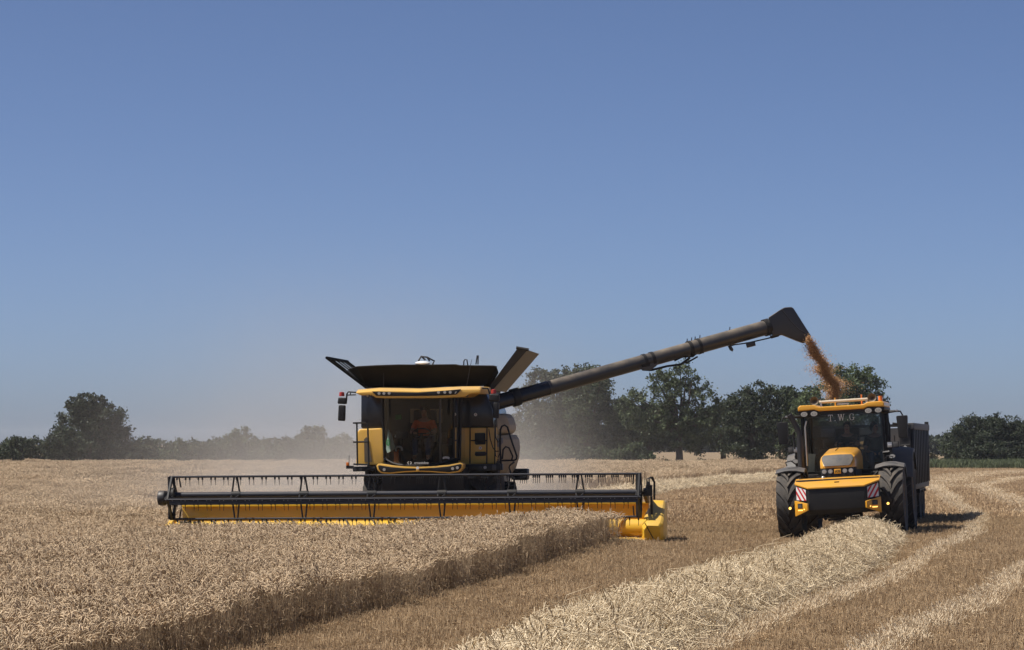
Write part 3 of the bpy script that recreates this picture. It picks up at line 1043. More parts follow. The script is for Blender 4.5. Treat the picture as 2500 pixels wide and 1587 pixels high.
# chassis, body and side panels
mb = MB()
mb.box(-1.30, 1.30, 1.25, 6.4, 0.85, 2.75)
mb.box(-0.95, 0.95, -0.1, 1.25, 1.05, 1.62)
mb.box(-1.35, 1.35, 0.9, 1.5, 1.35, 1.62)
mb.box(-1.1, 1.1, 1.3, 5.6, 0.62, 0.9)
mb.build('body', 'black', comb, 0.03)
mb = MB()
mb.prism(xz(c1, [(395, 1335), (388, 1320), (402, 985), (425, 950), (655, 940), (682, 985), (680, 1335)], 0.85), 0.85, 5.4)
side = mb.build('side_panel', 'yellow', comb, 0.06, label='yellow side panel on the sunny side', seg=3)
MB().prism(xz(c1, [(480, 1300), (475, 1060), (500, 1035), (520, 1060), (560, 1300)], 0.84), 0.835, 0.86).build('panel_patch', 'brown', side)  # brown patch standing slightly proud of the panel face
MB().prism(xz(c1, [(442, 560), (690, 560), (690, 946), (440, 946)], 1.0), 1.0, 3.9).build('tank_side', 'blackgloss', comb, 0.05)
mb = MB().prism(xz(c1, [(1480, 590), (1780, 566), (1815, 650), (1852, 752), (1864, 932), (1480, 936)], 1.0), 1.0, 3.9)
mb.build('engine_cover', 'blackgloss', comb, 0.05)
fp = MB().prism(xz(c1, [(1480, 936), (1864, 932), (1872, 1322), (1480, 1326)], 1.05), 1.05, 5.2).build('front_panel', 'yellow', comb, 0.03, label='shaded yellow front panel with the access door')
d = MB().prism(xz(c1, [(1606, 942), (1788, 940), (1792, 1314), (1608, 1316)], 1.03), 1.025, 1.06).build('door', 'yellow', comb, 0.012)
MB().prism(xz(c1, [(1656, 992), (1762, 990), (1770, 1002), (1772, 1105), (1764, 1115), (1668, 1118), (1656, 1106)], 1.02), 1.012, 1.03).build('window', 'black', d, 0.008)
MB().prism(xz(c1, [(1662, 1192), (1770, 1190), (1778, 1204), (1774, 1236), (1668, 1240), (1656, 1225)], 1.02), 1.012, 1.03).build('handle_slot', 'black', d, 0.008)
for cx, cy in ((1715, 1152), (1665, 796)):
    p = c1(cx, cy, 1.0)
    wl = MB().disc((p.x, 1.012 if cy > 900 else 0.998, p.z), (0.036, 0.036), 0.006).build('warning_label', 'white', comb)
    MB().prism([(p.x - 0.008, p.z - 0.02), (p.x + 0.012, p.z - 0.006), (p.x + 0.01, p.z + 0.02), (p.x - 0.012, p.z + 0.012)],
               (1.012 if cy > 900 else 0.998) - 0.009, (1.012 if cy > 900 else 0.998) - 0.005).build('pictogram', 'red' if cy > 900 else 'black', wl)

# cab
cabx = -0.09
mb = MB()
NU, NVv = 18, 10
ztop, zbot = 3.24, 1.68


def ws(u, v, off=0.0):
    """point on the bowed windscreen, u across -1..1, v up 0..1"""
    hw = 0.80 + 0.02 * v
    y = -0.62 + 0.46 * abs(u) ** 2.3 - 0.05 * v + 0.10 * (1 - v) ** 2
    z0 = zbot + 0.17 * abs(u) ** 3.5
    return (cabx + u * (hw - off), y + off * 0.6, z0 + (ztop - z0) * v)


vs = [ws(-1 + 2 * i / NU, j / NVv) for j in range(NVv + 1) for i in range(NU + 1)]
mb.add(vs, [(j * (NU + 1) + i, j * (NU + 1) + i + 1, (j + 1) * (NU + 1) + i + 1, (j + 1) * (NU + 1) + i) for j in range(NVv) for i in range(NU)])
wsc = mb.build('windscreen', 'glass', comb)
mb = MB()
for sx in (-1, 1):
    a0, a1 = ws(sx, 0), ws(sx, 1)
    mb2 = MB().add([a0, (cabx + sx * 0.94, 1.2, 1.80), (cabx + sx * 0.94, 1.2, 3.24), a1], [(0, 1, 2, 3)])
    mb2.build('side_glass', 'glass', comb)
for sx in (-1, 1):
    mb.tube([ws(sx, v) for v in (0, 0.33, 0.66, 1)], 0.032, 6)
    mb.tube([(cabx + sx * 0.94, 1.2, 1.7), (cabx + sx * 0.95, 1.2, 3.3)], 0.05, 6)
    mb.tube([(cabx + sx * 0.87, 0.45, 1.78), (cabx + sx * 0.90, 0.45, 3.26)], 0.035, 6)
mb.tube([ws(-1 + 2 * i / 14, 0) for i in range(15)], 0.022, 6)
mb.tube([ws(-1 + 2 * i / 14, 1) for i in range(15)], 0.03, 6)
mb.box(cabx - 0.93, cabx + 0.93, -0.1, 1.24, 1.60, 1.72)
mb.build('cab_frame', 'black', comb)
MB().tube([ws(0.66, v) for v in (0.02, 0.3, 0.6, 1)], 0.028, 6).build('wiper_post', 'grey', comb)
mb = MB().box(cabx - 0.93, cabx + 0.93, 1.2, 1.27, 1.7, 3.28)
rw = mb.build('rear_wall', 'black', comb)
for a, b in ((970, 1075), (1180, 1310)):
    MB().prism(xz(c1, [(a, 735), (b, 735), (b, 885), (a, 885)], 1.19), 1.185, 1.205).build('rear_window', 'beige', rw)
MB().prism(xz(c1, [(808, 800), (872, 795), (875, 845), (812, 850)], 1.18), 1.18, 1.2).build('warning_triangle', 'green', rw)
# interior
seat = MB().box(cabx - 0.27, cabx + 0.3, 0.35, 0.85, 2.08, 2.22).box(cabx - 0.25, cabx + 0.28, 0.78, 0.92, 2.2, 2.95).box(cabx - 0.2, cabx + 0.22, 0.4, 0.8, 1.72, 2.1).build('seat', 'seat', comb, 0.04)
wheel = MB()
wp = Vector((-0.06, 0.08, 2.40))
tilt = Matrix.Translation(wp) @ Matrix.Rotation(R(35), 4, 'X')
wheel.tube([(0.21 * math.cos(t), 0.21 * math.sin(t), 0) for t in np.linspace(0, 2 * math.pi, 25)], 0.016, 6, T=tilt)
wheel.tube([(-0.2, 0, 0), (0.2, 0, 0)], 0.014, 6, T=tilt).tube([(0, 0, 0), (0.0, -0.05, -0.65)], 0.04, 8, T=tilt)
wheel.build('steering_wheel', 'black', comb)
mb = MB().box(-0.62, -0.36, -0.12, -0.06, 2.28, 2.46).tube([(-0.5, -0.05, 2.3), (-0.5, 0.1, 1.75)], 0.03, 6)
mon = mb.build('monitor', 'charcoal', comb, 0.01)
mb = MB().box(0.38, 0.56, 0.0, 0.9, 2.15, 2.3).box(0.42, 0.56, -0.1, 0.1, 2.2, 2.42).build('armrest_console', 'charcoal', comb, 0.03)
p = c1(1100, 1330, -0.5)
text_obj('ernestdoe', 0.085, 'dealer_lettering', 'white', comb, (0.035, -0.585, 1.735), depth=0.0015, sx=0.95)
lg = MB()
for s_ in (-1, 1):
    lg.tube([(-0.235 + s_ * 0.008 + 0.034 * s_ * math.cos(t), -0.585, 1.735 + 0.026 * math.sin(t)) for t in np.linspace(-1.3, 1.3, 9)], 0.007, 5)
lg.build('dealer_emblem', 'white', comb)
mb = MB()
q = c1(1350, 1265, -0.38)
for k in range(3):
    mb.tube([(q.x + 0.08 * math.cos(t), q.y, q.z + 0.016 * k - 0.02 + 0.03 * math.sin(t)) for t in np.linspace(0.3, 2.8, 8)], 0.005, 5)
mb.build('windscreen_sticker', 'white', comb)

# cab roof with lamps
rf = xz(c1, [(388, 527), (620, 507), (850, 510), (1050, 515), (1250, 505), (1500, 493), (1700, 491), (1716, 500), (1712, 530), (1692, 570), (1602, 573), (1545, 604), (1300, 616), (1050, 620), (760, 620), (604, 616), (552, 584), (430, 590), (402, 572)], -0.78)
rzm = sum(z for _, z in rf) / len(rf)
roof = MB().loft([[(x, -0.78, z - (0.075 if z > rzm + 0.02 else 0)) for x, z in rf], [(x, -0.52, z + (0.0 if z > rzm + 0.02 else 0)) for x, z in rf], [(x, 1.35, z + 0.02) for x, z in rf]]).build('cab_roof', 'yellow', comb, 0.02, seg=2)
MB().prism(xz(c1, [(556, 548), (800, 556), (1050, 560), (1280, 545), (1508, 524), (1490, 556), (1456, 584), (1250, 594), (1050, 598), (800, 598), (606, 596), (580, 570)], -0.80), -0.80, -0.7).build('lamp_strip', 'black', roof, 0.012)
for cx, cy in ((636, 570), (688, 570), (744, 568), (1270, 559), (1337, 558), (1395, 558)):
    p = c1(cx, cy, -0.80)
    MB().disc((p.x, -0.795, p.z), (0.033, 0.033), 0.025, 14).build('work_light', 'lamp', roof)
MB().prism(xz(c1, [(1440, 570), (1456, 548), (1464, 552), (1450, 572)], -0.80), -0.812, -0.79).build('marker_lamp', 'lamp', roof)
for cx, cy in ((515, 592), (1567, 583)):
    p = c1(cx, cy, -0.66)
    b = MB().disc((p.x, -0.60, p.z), (0.045, 0.05), 0.09, 12).build('spot_lamp', 'black', comb, 0.008)
    MB().disc((p.x, -0.685, p.z), (0.03, 0.034), 0.012, 12).build('lens', 'lamp', b)
bo = xz(c1, [(604, 1338), (630, 1318), (760, 1338), (900, 1350), (1050, 1354), (1220, 1346), (1380, 1332), (1505, 1306), (1534, 1320), (1530, 1368), (1492, 1408), (1385, 1424), (1200, 1410), (1050, 1405), (900, 1412), (740, 1428), (655, 1420), (618, 1388)], -0.55)
bump = MB().prism(bo, -0.55, -0.1).build('cab_bumper', 'yellow', comb, 0.02)
MB().prism(xz(c1, [(624, 1342), (640, 1336), (760, 1356), (900, 1367), (1050, 1371), (1220, 1363), (1380, 1348), (1500, 1322), (1516, 1330), (1512, 1362), (1482, 1396), (1382, 1411), (1200, 1398), (1050, 1393), (900, 1399), (744, 1414), (662, 1407), (632, 1380)], -0.565), -0.565, -0.5).build('bumper_grille', 'black', bump, 0.006)
for cx, cy in ((690, 1382), (1420, 1372), (1470, 1362)):
    p = c1(cx, cy, -0.57)
    MB().disc((p.x, -0.56, p.z), (0.034, 0.034), 0.02, 14).build('headlight', 'lamp', bump)
p = c1(1047, 1378, -0.575)
em = MB().box(p.x - 0.034, p.x + 0.034, -0.582, -0.56, p.z - 0.055, p.z + 0.05).build('badge', 'yellow', bump, 0.006)
MB().disc((p.x, -0.582, p.z + 0.03), (0.036, 0.034), 0.01, 14).build('badge_disc', 'white', em)

# walkway beams, lamps, rails
pb = MB().prism(xz(c1, [(352, 1352), (600, 1350), (600, 1400), (356, 1404)], 0.55), 0.55, 1.3).build('walkway_beam', 'black', comb, 0.015)
for cx in (378, 436):
    p = c1(cx, 1380, 0.54)
    MB().disc((p.x, 0.552, p.z), (0.035, 0.04), 0.015, 12).build('reflector', 'charcoal', pb)
pb = MB().prism(xz(c1, [(1540, 1326), (1930, 1322), (1935, 1392), (1540, 1400)], 0.7), 0.7, 1.3).build('walkway_beam', 'black', comb, 0.015)
for cx in (1715, 1766):
    p = c1(cx, 1360, 0.69)
    MB().disc((p.x, 0.702, p.z), (0.036, 0.036), 0.015, 12).build('position_lamp', 'lamp' if cx > 1750 else 'charcoal', pb)
p = c1(1862, 1360, 0.69)
MB().box(p.x - 0.045, p.x + 0.045, 0.69, 0.71, p.z - 0.06, p.z + 0.06).build('plate', 'fender', pb, 0.005)
mb = MB()
for path in ([(405, 1340), (398, 888)], [(358, 886), (480, 884), (508, 900), (516, 950), (526, 1345)], [(360, 1090), (522, 1085)], [(362, 1325), (530, 1330)]):
    mb.tube([c1(a, b, 0.55) for a, b in path], 0.021, 8)
mb.build('handrail', 'black', comb, label='handrail in front of the sunny yellow side panel')
mb = MB()
for path in ([(1607, 935), (1604, 1320)], [(1786, 935), (1784, 1320)], [(1872, 850), (1870, 1330)], [(1926, 950), (1930, 1390)], [(1615, 1073), (1784, 1073)]):
    mb.tube([c1(a, b, 0.92) for a, b in path], 0.017, 6)
mb.build('door_rail', 'black', comb)
for path, r_w in (([(1942, 1388), (1925, 1150), (1930, 960), (1945, 920), (1975, 908), (2005, 930), (2040, 1050), (2105, 1240), (2100, 1270), (2075, 1284), (1940, 1286)], 0.022),
                  ([(1950, 1270), (1958, 1170), (1985, 1138), (2020, 1150), (2060, 1240), (2050, 1278)], 0.02),
                  ([(2078, 1300), (2030, 1340), (2024, 1362), (2042, 1430)], 0.02)):
    MB().tube([c1(a, b, 0.8) for a, b in path], r_w, 8).build('ladder_rail', 'black', comb)
for path in ([(1806, 950), (1822, 1060), (1850, 1150), (1885, 1190), (1915, 1185)], [(1876, 900), (1880, 1040), (1905, 1095), (1925, 1060)], [(1870, 1160), (1880, 1240), (1905, 1255), (1925, 1200)]):
    MB().tube([c1(a, b, 0.86) for a, b in path], 0.012, 6).build('hose', 'black', comb)
# dusty curved shields on the shaded flank
UPC = [(1870, 845), (1930, 800), (1990, 785), (2040, 792), (2072, 830), (2098, 905), (2096, 962), (2070, 995), (2010, 1015), (1900, 1025), (1868, 1000)]
up = [(x - 0.1, z) for x, z in xz(c1, UPC, 1.9)]
MB().loft([[(x - 0.30, 1.7, z * 0.97 + 0.06) for x, z in up], [(x - 0.06, 2.0, z) for x, z in up], [(x, 4.2, z) for x, z in xz(c1, UPC, 4.2)]]).build('flank_shield', 'beige', comb, 0.05, label='upper dusty beige flank shield', seg=2).data.set_sharp_from_angle(angle=R(16))
LOC_ = [(1872, 1020), (2005, 1018), (2100, 1008), (2132, 1060), (2142, 1140), (2130, 1260), (2098, 1360), (2058, 1428), (2025, 1400), (1940, 1396), (1872, 1390)]
lo = [(x - 0.1, z) for x, z in xz(c1, LOC_, 1.9)]
flk = MB().loft([[(x - 0.30, 1.6, z * 0.96 + 0.07) for x, z in lo], [(x - 0.06, 1.95, z) for x, z in lo], [(x, 4.4, z) for x, z in xz(c1, LOC_, 4.4)]]).build('flank_shield', 'beige', comb, 0.05, label='lower dusty beige flank shield tapering to a point', seg=2)
flk.data.set_sharp_from_angle(angle=R(16))
MB().prism([(x - 0.3, z * 0.96 + 0.07) for x, z in xz(c1, [(1975, 1150), (2025, 1040), (2090, 1030), (2095, 1085), (2060, 1130)], 1.6)], 1.585, 1.62).build('shield_panel', 'bluegrey', flk, 0.01)

# mirrors and beacons
for side_, arm, up_, low_, bea in ((-1, [(395, 560), (310, 552), (292, 575), (288, 650)], (195, 295, 612, 686), (199, 279, 692, 866), (214, 262, 562, 600)),
                                   (1, [(1712, 515), (1795, 516), (1808, 545), (1815, 600)], (1805, 1922, 575, 660), (1850, 1918, 664, 838), (1830, 1885, 535, 572))):
    ly = -0.35
    mm = MB().tube([c1(a, b, ly) for a, b in arm], 0.02, 6)
    if side_ < 0:
        mm.tube([c1(a, b, ly) for a, b in ((390, 585), (300, 588))], 0.016, 6).tube([c1(a, b, ly) for a, b in ((330, 556), (330, 588))], 0.014, 6)
    arm_o = mm.build('mirror_arm', 'black', comb)
    for bx in (up_, low_):
        a, b = c1(bx[0], bx[2], ly), c1(bx[1], bx[3], ly)
        MB().prism([(a.x + 0.02, a.z), (b.x, a.z - 0.01), (b.x - 0.01, b.z), (a.x, b.z + 0.01)], ly - 0.08, ly + 0.06).build('mirror', 'black', arm_o, 0.035, seg=3)
    a, b = c1(bea[0], bea[2], ly), c1(bea[1], bea[3], ly)
    MB().lathe([(0.062, 0), (0.062, 0.04), (0.055, 0.09), (0.02, 0.10)], 14, T=Matrix.Translation(((a.x + b.x) / 2, ly, b.z)) @ Matrix.Rotation(R(-90), 4, 'Y')).build('beacon', 'red', arm_o)
p = c1(300, 1360, 0.6)
ml = MB().box(p.x - 0.03, p.x + 0.14, 0.57, 0.66, p.z - 0.03, p.z + 0.04).tube([(p.x + 0.035, 0.6, p.z), (p.x + 0.035, 0.6, p.z + 0.28)], 0.007, 5).build('marker_bracket', 'black', comb)
MB().box(p.x - 0.03, p.x + 0.03, 0.565, 0.63, p.z + 0.04, p.z + 0.12).build('marker_lamp', 'orange', ml, 0.008)

# grain tank covers
def slab(pts, th):
    """four corners, thickened"""
    P_ = [Vector(p) for p in pts]
    n = (P_[1] - P_[0]).cross(P_[3] - P_[0]).normalized() * th
    return MB().add(P_ + [p + n for p in P_], [(0, 1, 2, 3), (7, 6, 5, 4), (0, 4, 5, 1), (1, 5, 6, 2), (2, 6, 7, 3), (3, 7, 4, 0)])


top = [(392, 288), (620, 276), (830, 269), (1140, 270), (1450, 266), (1500, 276), (1860, 280), (1892, 290)]
bot = [(520, 505), (700, 505), (880, 505), (1100, 505), (1350, 500), (1450, 500), (1660, 495), (1752, 492)]
T_ = [c1(a, b, 1.05) for a, b in top]
B_ = [c1(a, b, 1.6) for a, b in bot]
mb = MB()
n = len(top)
off = Vector((0, 0.05, 0.02))
mb.add(T_ + B_ + [p + off for p in T_] + [p + off for p in B_],
       [(i, i + 1, n + i + 1, n + i) for i in range(n - 1)] + [(2 * n + i, 3 * n + i, 3 * n + i + 1, 2 * n + i + 1) for i in range(n - 1)] +
       [(i, 2 * n + i, 2 * n + i + 1, i + 1) for i in range(n - 1)] + [(0, n, 3 * n, 2 * n), (n - 1, 3 * n - 1, 4 * n - 1, 2 * n - 1)])
mb.build('tank_cover', 'cover', comb, label='front grain tank cover leaning forward')
a, b = c1(500, 508, 1.6), c1(80, 192, 1.35)
dl = Vector((0, 2.9, 0.0))
m_ = a.lerp(b, 0.62)
mb = slab([a, m_, m_ + dl, a + dl], 0.03)
for k in range(6):
    o_ = dl * (k / 5)
    mb.tube([m_ + o_, b + o_], 0.028 if k in (0, 5) else 0.018, 5)
mb.tube([b - Vector((0, 0.02, 0)), b + dl], 0.04, 6)
mb.tube([a - Vector((0, .03, 0)), b - Vector((0, .03, 0))], 0.035, 6)
mb.build('tank_flap', 'cover', comb, label='open grain tank flap with a barred end')
a, b = c1(1790, 525, 1.6), c1(2110, 92, 1.35)
w_ = Vector((0.24, 0.0, -0.03))
mb = MB().loft([[a, a + w_ * 0.55, a + w_ * 0.55 + dl, a + dl], [b, b + w_, b + w_ + dl, b + dl]])
mb.build('tank_flap', 'beige', comb, label='open grain tank flap standing up beside the auger').data.materials[0] = M['charcoal']
MB().tube([b + Vector((-.02, -.03, .02)), b + w_ + Vector((.03, -.03, 0))], 0.04, 6).build('flap_edge', 'black', comb)
g0, g1 = c1(395, 287, 1.06), c1(515, 507, 1.6)
slab([g0, g1, c1(490, 500, 1.7), c1(305, 315, 1.5)], 0.02).build('corner_gusset', 'cover', comb)
slab([c1(1888, 290, 1.06), c1(1750, 495, 1.6), c1(1800, 515, 1.7), c1(1905, 345, 1.5)], 0.02).build('corner_gusset', 'cover', comb)
MB().box(-1.45, 1.3, 1.55, 4.4, 2.7, 3.5).build('grain_tank', 'black', comb, 0.03)
p = c1(1100, 245, 1.2)
gd = MB().ball((p.x, 1.2, p.z - 0.01), (0.185, 0.15, 0.055), 16, 8).build('receiver_dome', 'white', comb)
mb = MB()
for path in ([(1055, 225), (1085, 175), (1150, 185), (1225, 225), (1205, 262)], [(1090, 178), (1130, 215)], [(1150, 187), (1175, 225)]):
    mb.tube([c1(a_, b_, 1.3) for a_, b_ in path], 0.022, 6)
mb.build('fold_linkage', 'black', comb)
for path in ([(1538, 272), (1540, 225), (1555, 206), (1572, 210), (1582, 272)], [(1668, 262), (1683, 165), (1693, 165), (1690, 262)]):
    MB().tube([c1(a_, b_, 2.6) for a_, b_ in path], 0.017, 6).build('tank_rail', 'charcoal', comb)
for path in ([(684, 500), (686, 350)], [(1570, 490), (1605, 300), (1624, 205)]):
    MB().tube([c1(a_, b_, 0.8) for a_, b_ in path], [0.008] * (len(path) - 1) + [0.004], 5).build('aerial', 'black', comb)


# wheels
def tyre_mesh(Rr, W, lugs, depth=0.062, inner=0.5):
    mb = MB()
    h = W / 2
    mb.lathe([(Rr * inner, -h * 0.8), (Rr * 0.72, -h), (Rr * 0.92, -h * 0.97), (Rr - depth, -h * 0.80), (Rr - depth, h * 0.80), (Rr * 0.92, h * 0.97), (Rr * 0.72, h), (Rr * inner, h * 0.8)], 40)
    for k in range(lugs):
        for s_ in (-1, 1):
            a0 = 2 * math.pi * (k + (0.5 if s_ > 0 else 0)) / lugs
            da = 2 * math.pi / lugs
            rings = []
            for t, (w0, lift) in enumerate(((-0.04, 0), (0.3, 0.35), (0.65, 0.62), (0.98, 0.80))):
                x = s_ * w0 * h
                th = a0 + lift * da * 1.6
                half = da * (0.16 + 0.05 * t / 3)
                ro = Rr if t < 3 else Rr - depth * 0.35
                ri = Rr - depth * 1.3
                rings.append([(x, ri * math.sin(th - half * 1.25), ri * math.cos(th - half * 1.25)), (x, ro * math.sin(th - half), ro * math.cos(th - half)),
                              (x, ro * math.sin(th + half), ro * math.cos(th + half)), (x, ri * math.sin(th + half * 1.25), ri * math.cos(th + half * 1.25))])
            mb.loft(rings)
    return mb


def wheel_part(parent, x, y, Rr, W, lugs, rimmat, flip=1):
    hub = MB().lathe([(Rr * 0.06, -W * .35), (Rr * 0.3, -W * .3), (Rr * 0.34, -W * .1), (Rr * 0.54, -W * .42), (Rr * 0.54, W * .42), (Rr * 0.34, W * .1), (Rr * 0.3, W * .3), (Rr * 0.06, W * .35)], 24).build('wheel', rimmat, parent)
    hub.location = (x, y, Rr)
    tyre_mesh(Rr, W, lugs).build('tyre', 'rubber', hub)
    return hub


for sx in (-1, 1):
    w = wheel_part(comb, sx * 1.27 + 0.02, 1.75, 0.92, 0.62, 20, 'yellow')
    w.location.z = 0.92 - (0.14 if sx < 0 else 0.0)
    w = wheel_part(comb, sx * 1.35, 5.0, 0.62, 0.5, 16, 'yellow')
p = FC.at(1270, 1160, 4.4)
MB().box(p.x - 0.2, p.x + 0.2, 4.2, 4.7, p.z - 0.12, p.z + 0.16).build('rear_mudguard', 'black', comb, 0.05)
fh = MB().prism_x([(-1.25, 0.20), (-1.25, 0.78), (-0.9, 0.98), (1.2, 1.25), (1.2, 0.75)], -0.78, 0.62).build('feeder_house', 'brown', comb, 0.02)
MB().box(-0.72, 0.56, -1.0, -0.93, 0.90, 1.02).build('feeder_cover', 'yellow', comb, 0.02)

# unloading auger, swung out to the side
pts = [(60, 683), (100, 672), (410, 585), (1000, 420), (1340, 326), (1860, 183)]
ax = [c6(cx, cy, 1.9 + (cx - 100) / 1760 * 3.1) for cx, cy in pts]
A0, A1 = ax[1], ax[-1]
u = (A1 - A0).normalized()
LEN = (A1 - A0).length
def onax(cx): return A0 + u * (LEN * (cx - 100) / 1760)
aug = MB().tube([onax(400), onax(1345)], 0.168, 20).tube([onax(1345), onax(1870)], 0.182, 20).build('unloading_auger', 'grey', comb)
MB().tube([onax(30), onax(412)], [0.185, 0.173], 20).build('auger_sleeve', 'blackgloss', aug)
for cx, r_, l_ in ((205, 0.215, 22), (1035, 0.183, 9), (1085, 0.183, 9), (1335, 0.196, 9), (1392, 0.196, 9), (1590, 0.187, 3), (1850, 0.212, 16)):
    MB().tube([onax(cx - l_), onax(cx + l_)], r_, 20).build('collar', 'black' if cx not in (1590,) else 'grey', aug)
yz = Vector((0, 1, 0))
def under(cx, cy): return c6(cx, cy, 1.9 + (cx - 100) / 1760 * 3.1)
def tilted_prism(f, pts, d0, d1):
    P0 = [f(a_, b_) + Vector((0, d0, 0)) for a_, b_ in pts]
    P1 = [f(a_, b_) + Vector((0, d1, 0)) for a_, b_ in pts]
    return MB().loft([P0, P1])
tilted_prism(under, [(965, 438), (1165, 385), (1130, 440), (1100, 462), (1040, 466), (1010, 446)], -0.19, -0.05).build('pivot_bracket', 'fender', aug, 0.01)
tilted_prism(under, [(1025, 405), (1100, 384), (1092, 440), (1040, 448)], -0.21, -0.15).build('bracket_plate', 'black', aug, 0.01)
for path, rr in (([(1040, 462), (1100, 465), (1200, 440), (1290, 428), (1350, 385)], 0.03), ([(1250, 405), (1300, 380), (1370, 378), (1400, 350), (1440, 352)], 0.018), ([(1290, 425), (1340, 412), (1400, 378)], 0.022),
                 ([(1600, 312), (1640, 300), (1700, 292), (1740, 285), (1860, 258), (1945, 232)], 0.018)):
    MB().tube([under(a_, b_) + Vector((0, -0.1, 0)) for a_, b_ in path], rr, 6).build('hydraulic_hose', 'black', aug)
tilted_prism(under, [(1712, 285), (1775, 278), (1780, 305), (1722, 320)], -0.16, 0.02).build('control_box', 'charcoal', aug, 0.01)
tilted_prism(under, [(1600, 315), (1622, 308), (1635, 330), (1628, 345), (1610, 335)], -0.14, -0.02).build('work_light', 'charcoal', aug, 0.01)
tilted_prism(under, [(1870, 240), (1940, 232), (1930, 246), (1880, 260)], -0.12, -0.02).build('spout_bracket', 'black', aug, 0.008)
sp_ = tilted_prism(under, [(1862, 122), (1945, 68), (1968, 57), (2012, 54), (2026, 62), (2142, 245), (2118, 272), (2090, 290), (2040, 272), (1950, 235), (1915, 240), (1888, 244)], -0.2, 0.2).build('spout', 'grey', aug, 0.05, seg=3)
MB().tube([under(a_, b_) + Vector((0, -0.205, 0)) for a_, b_ in ((1950, 72), (2010, 150), (2060, 200), (2136, 243))], 0.012, 5).build('spout_seam', 'fender', sp_)
for cx in (1315, 1345, 1368, 1400, 1600, 745):
    MB().tube([onax(cx) + Vector((0, 0, 0.16)), onax(cx + 3) + Vector((0, 0, 0.26 if cx > 1000 else 0.21))], 0.012, 5).build('bolt', 'black', aug)

# ---- cutting header (parts share the slight tilt of the header)
HT = (0, -0.0081, 0)
def hpart(mb, name, mat, parent=comb, bevel=0.0, label=None):
    o = mb.build(name, mat, parent, bevel, label)
    if parent is comb: o.rotation_euler = HT
    return o


HL, HR = -5.37, 5.14
hpart(MB().box(HL + 0.05, HR + 0.1, -1.36, -1.16, 0.775, 0.835).box(HL + 0.05, HR + 0.1, -1.3, -1.2, 0.25, 0.775), 'header_frame', 'header', bevel=0.015)
hpart(MB().prism_x([(-1.34, 0.10), (-1.34, 0.06), (-2.75, 0.02), (-2.78, 0.05), (-2.3, 0.075), (-1.6, 0.04)], HL, HR + 0.2), 'header_floor', 'header')
mb = MB()
for k in range(int((HR - HL) / 0.16)):
    x = HL + 0.08 + k * 0.16
    mb.loft([[(x - 0.03, -2.74, 0.03), (x + 0.03, -2.74, 0.03), (x + 0.03, -2.74, 0.06), (x - 0.03, -2.74, 0.06)], [(x - 0.004, -2.9, 0.03), (x + 0.004, -2.9, 0.03), (x + 0.004, -2.9, 0.036), (x - 0.004, -2.9, 0.036)]])
mb.box(HL, HR + 0.2, -2.76, -2.70, 0.028, 0.045)
hpart(mb, 'knife_guards', 'silver')
ha = hpart(MB().tube([(HL + 0.05, -1.85, 0.27), (HR + 0.15, -1.85, 0.27)], 0.2, 24), 'header_auger', 'header')
for s_, x0, x1 in ((1, HL + 0.1, -0.6), (-1, 0.1, HR + 0.1)):
    n = int(abs(x1 - x0) / 0.6 * 20)
    ring = []
    for k in range(n + 1):
        t = k / 20 * 2 * math.pi * s_
        x = x0 + (x1 - x0) * k / n
        cy_, cz_ = math.cos(t), math.sin(t)
        ring.append([(x - 0.008, -1.85 + 0.19 * cy_, 0.27 + 0.19 * cz_), (x - 0.006, -1.85 + 0.285 * cy_, 0.27 + 0.285 * cz_),
                     (x + 0.006, -1.85 + 0.285 * cy_, 0.27 + 0.285 * cz_), (x + 0.008, -1.85 + 0.19 * cy_, 0.27 + 0.19 * cz_)])
    MB().loft(ring).build('auger_flight', 'charcoal' if s_ > 0 else 'header', ha)
for k in range(14):
    MB().tube([(-0.55 + k * 0.05, -1.85, 0.27), (-0.55 + k * 0.05, -1.85 + 0.33 * math.cos(k * 2.1), 0.27 + 0.33 * math.sin(k * 2.1))], 0.01, 5).build('feed_finger', 'silver', ha)
# end shields
def shield(s_, x_in, x_out, label, hs=1.0):
    """blunt angular divider: flat outer side, sloping top, nose undercut to put its face in shade"""
    rings = []
    for y, zt, zb, xi, xo in ((-1.0, 0.87, 0.06, 0.30, 1.0), (-1.7, 0.88, 0.04, 0.25, 1.0), (-2.2, 0.70, 0.02, 0.08, 1.0), (-2.55, 0.52, 0.0, 0.0, 1.0), (-2.84, 0.43, 0.0, 0.0, 0.97), (-2.92, 0.36, 0.03, 0.10, 0.86)):
        zt *= hs
        a_ = x_in + (x_out - x_in) * xi
        b_ = x_in + (x_out - x_in) * xo
        uc = 0.55 if y < -2.6 else 0.0  # undercut added to turn the nose face downward into shade
        rings.append([(q[0], y + uc * (zt - q[1]), q[1]) for q in ((a_, zb), (a_, zt - 0.10 * hs), (a_ * 0.78 + b_ * 0.22, zt), (a_ * 0.12 + b_ * 0.88, zt - 0.01), (b_, zt - 0.05), (b_, zb))])
    o = hpart(MB().loft(rings), 'end_shield', 'header', bevel=0.012, label=label)
    o.data.set_sharp_from_angle(angle=R(18))
    return o


shield(1, HR + 0.03, HR + 0.49, 'yellow end shield on the stubble side')
shield(-1, HL + 0.06, HL - 0.14, 'yellow end shield inside the standing wheat', 0.62)
hpart(MB().tube([(HR + 0.3, -2.4, 0.25), (HR + 0.3, -2.6, 0.42), (HR + 0.32, -2.75, 0.36)], 0.012, 5).tube([(HR + 0.28, -2.75, 0.05), (HR + 0.1, -3.0, 0.42)], 0.01, 5), 'crop_lifter_rod', 'black')

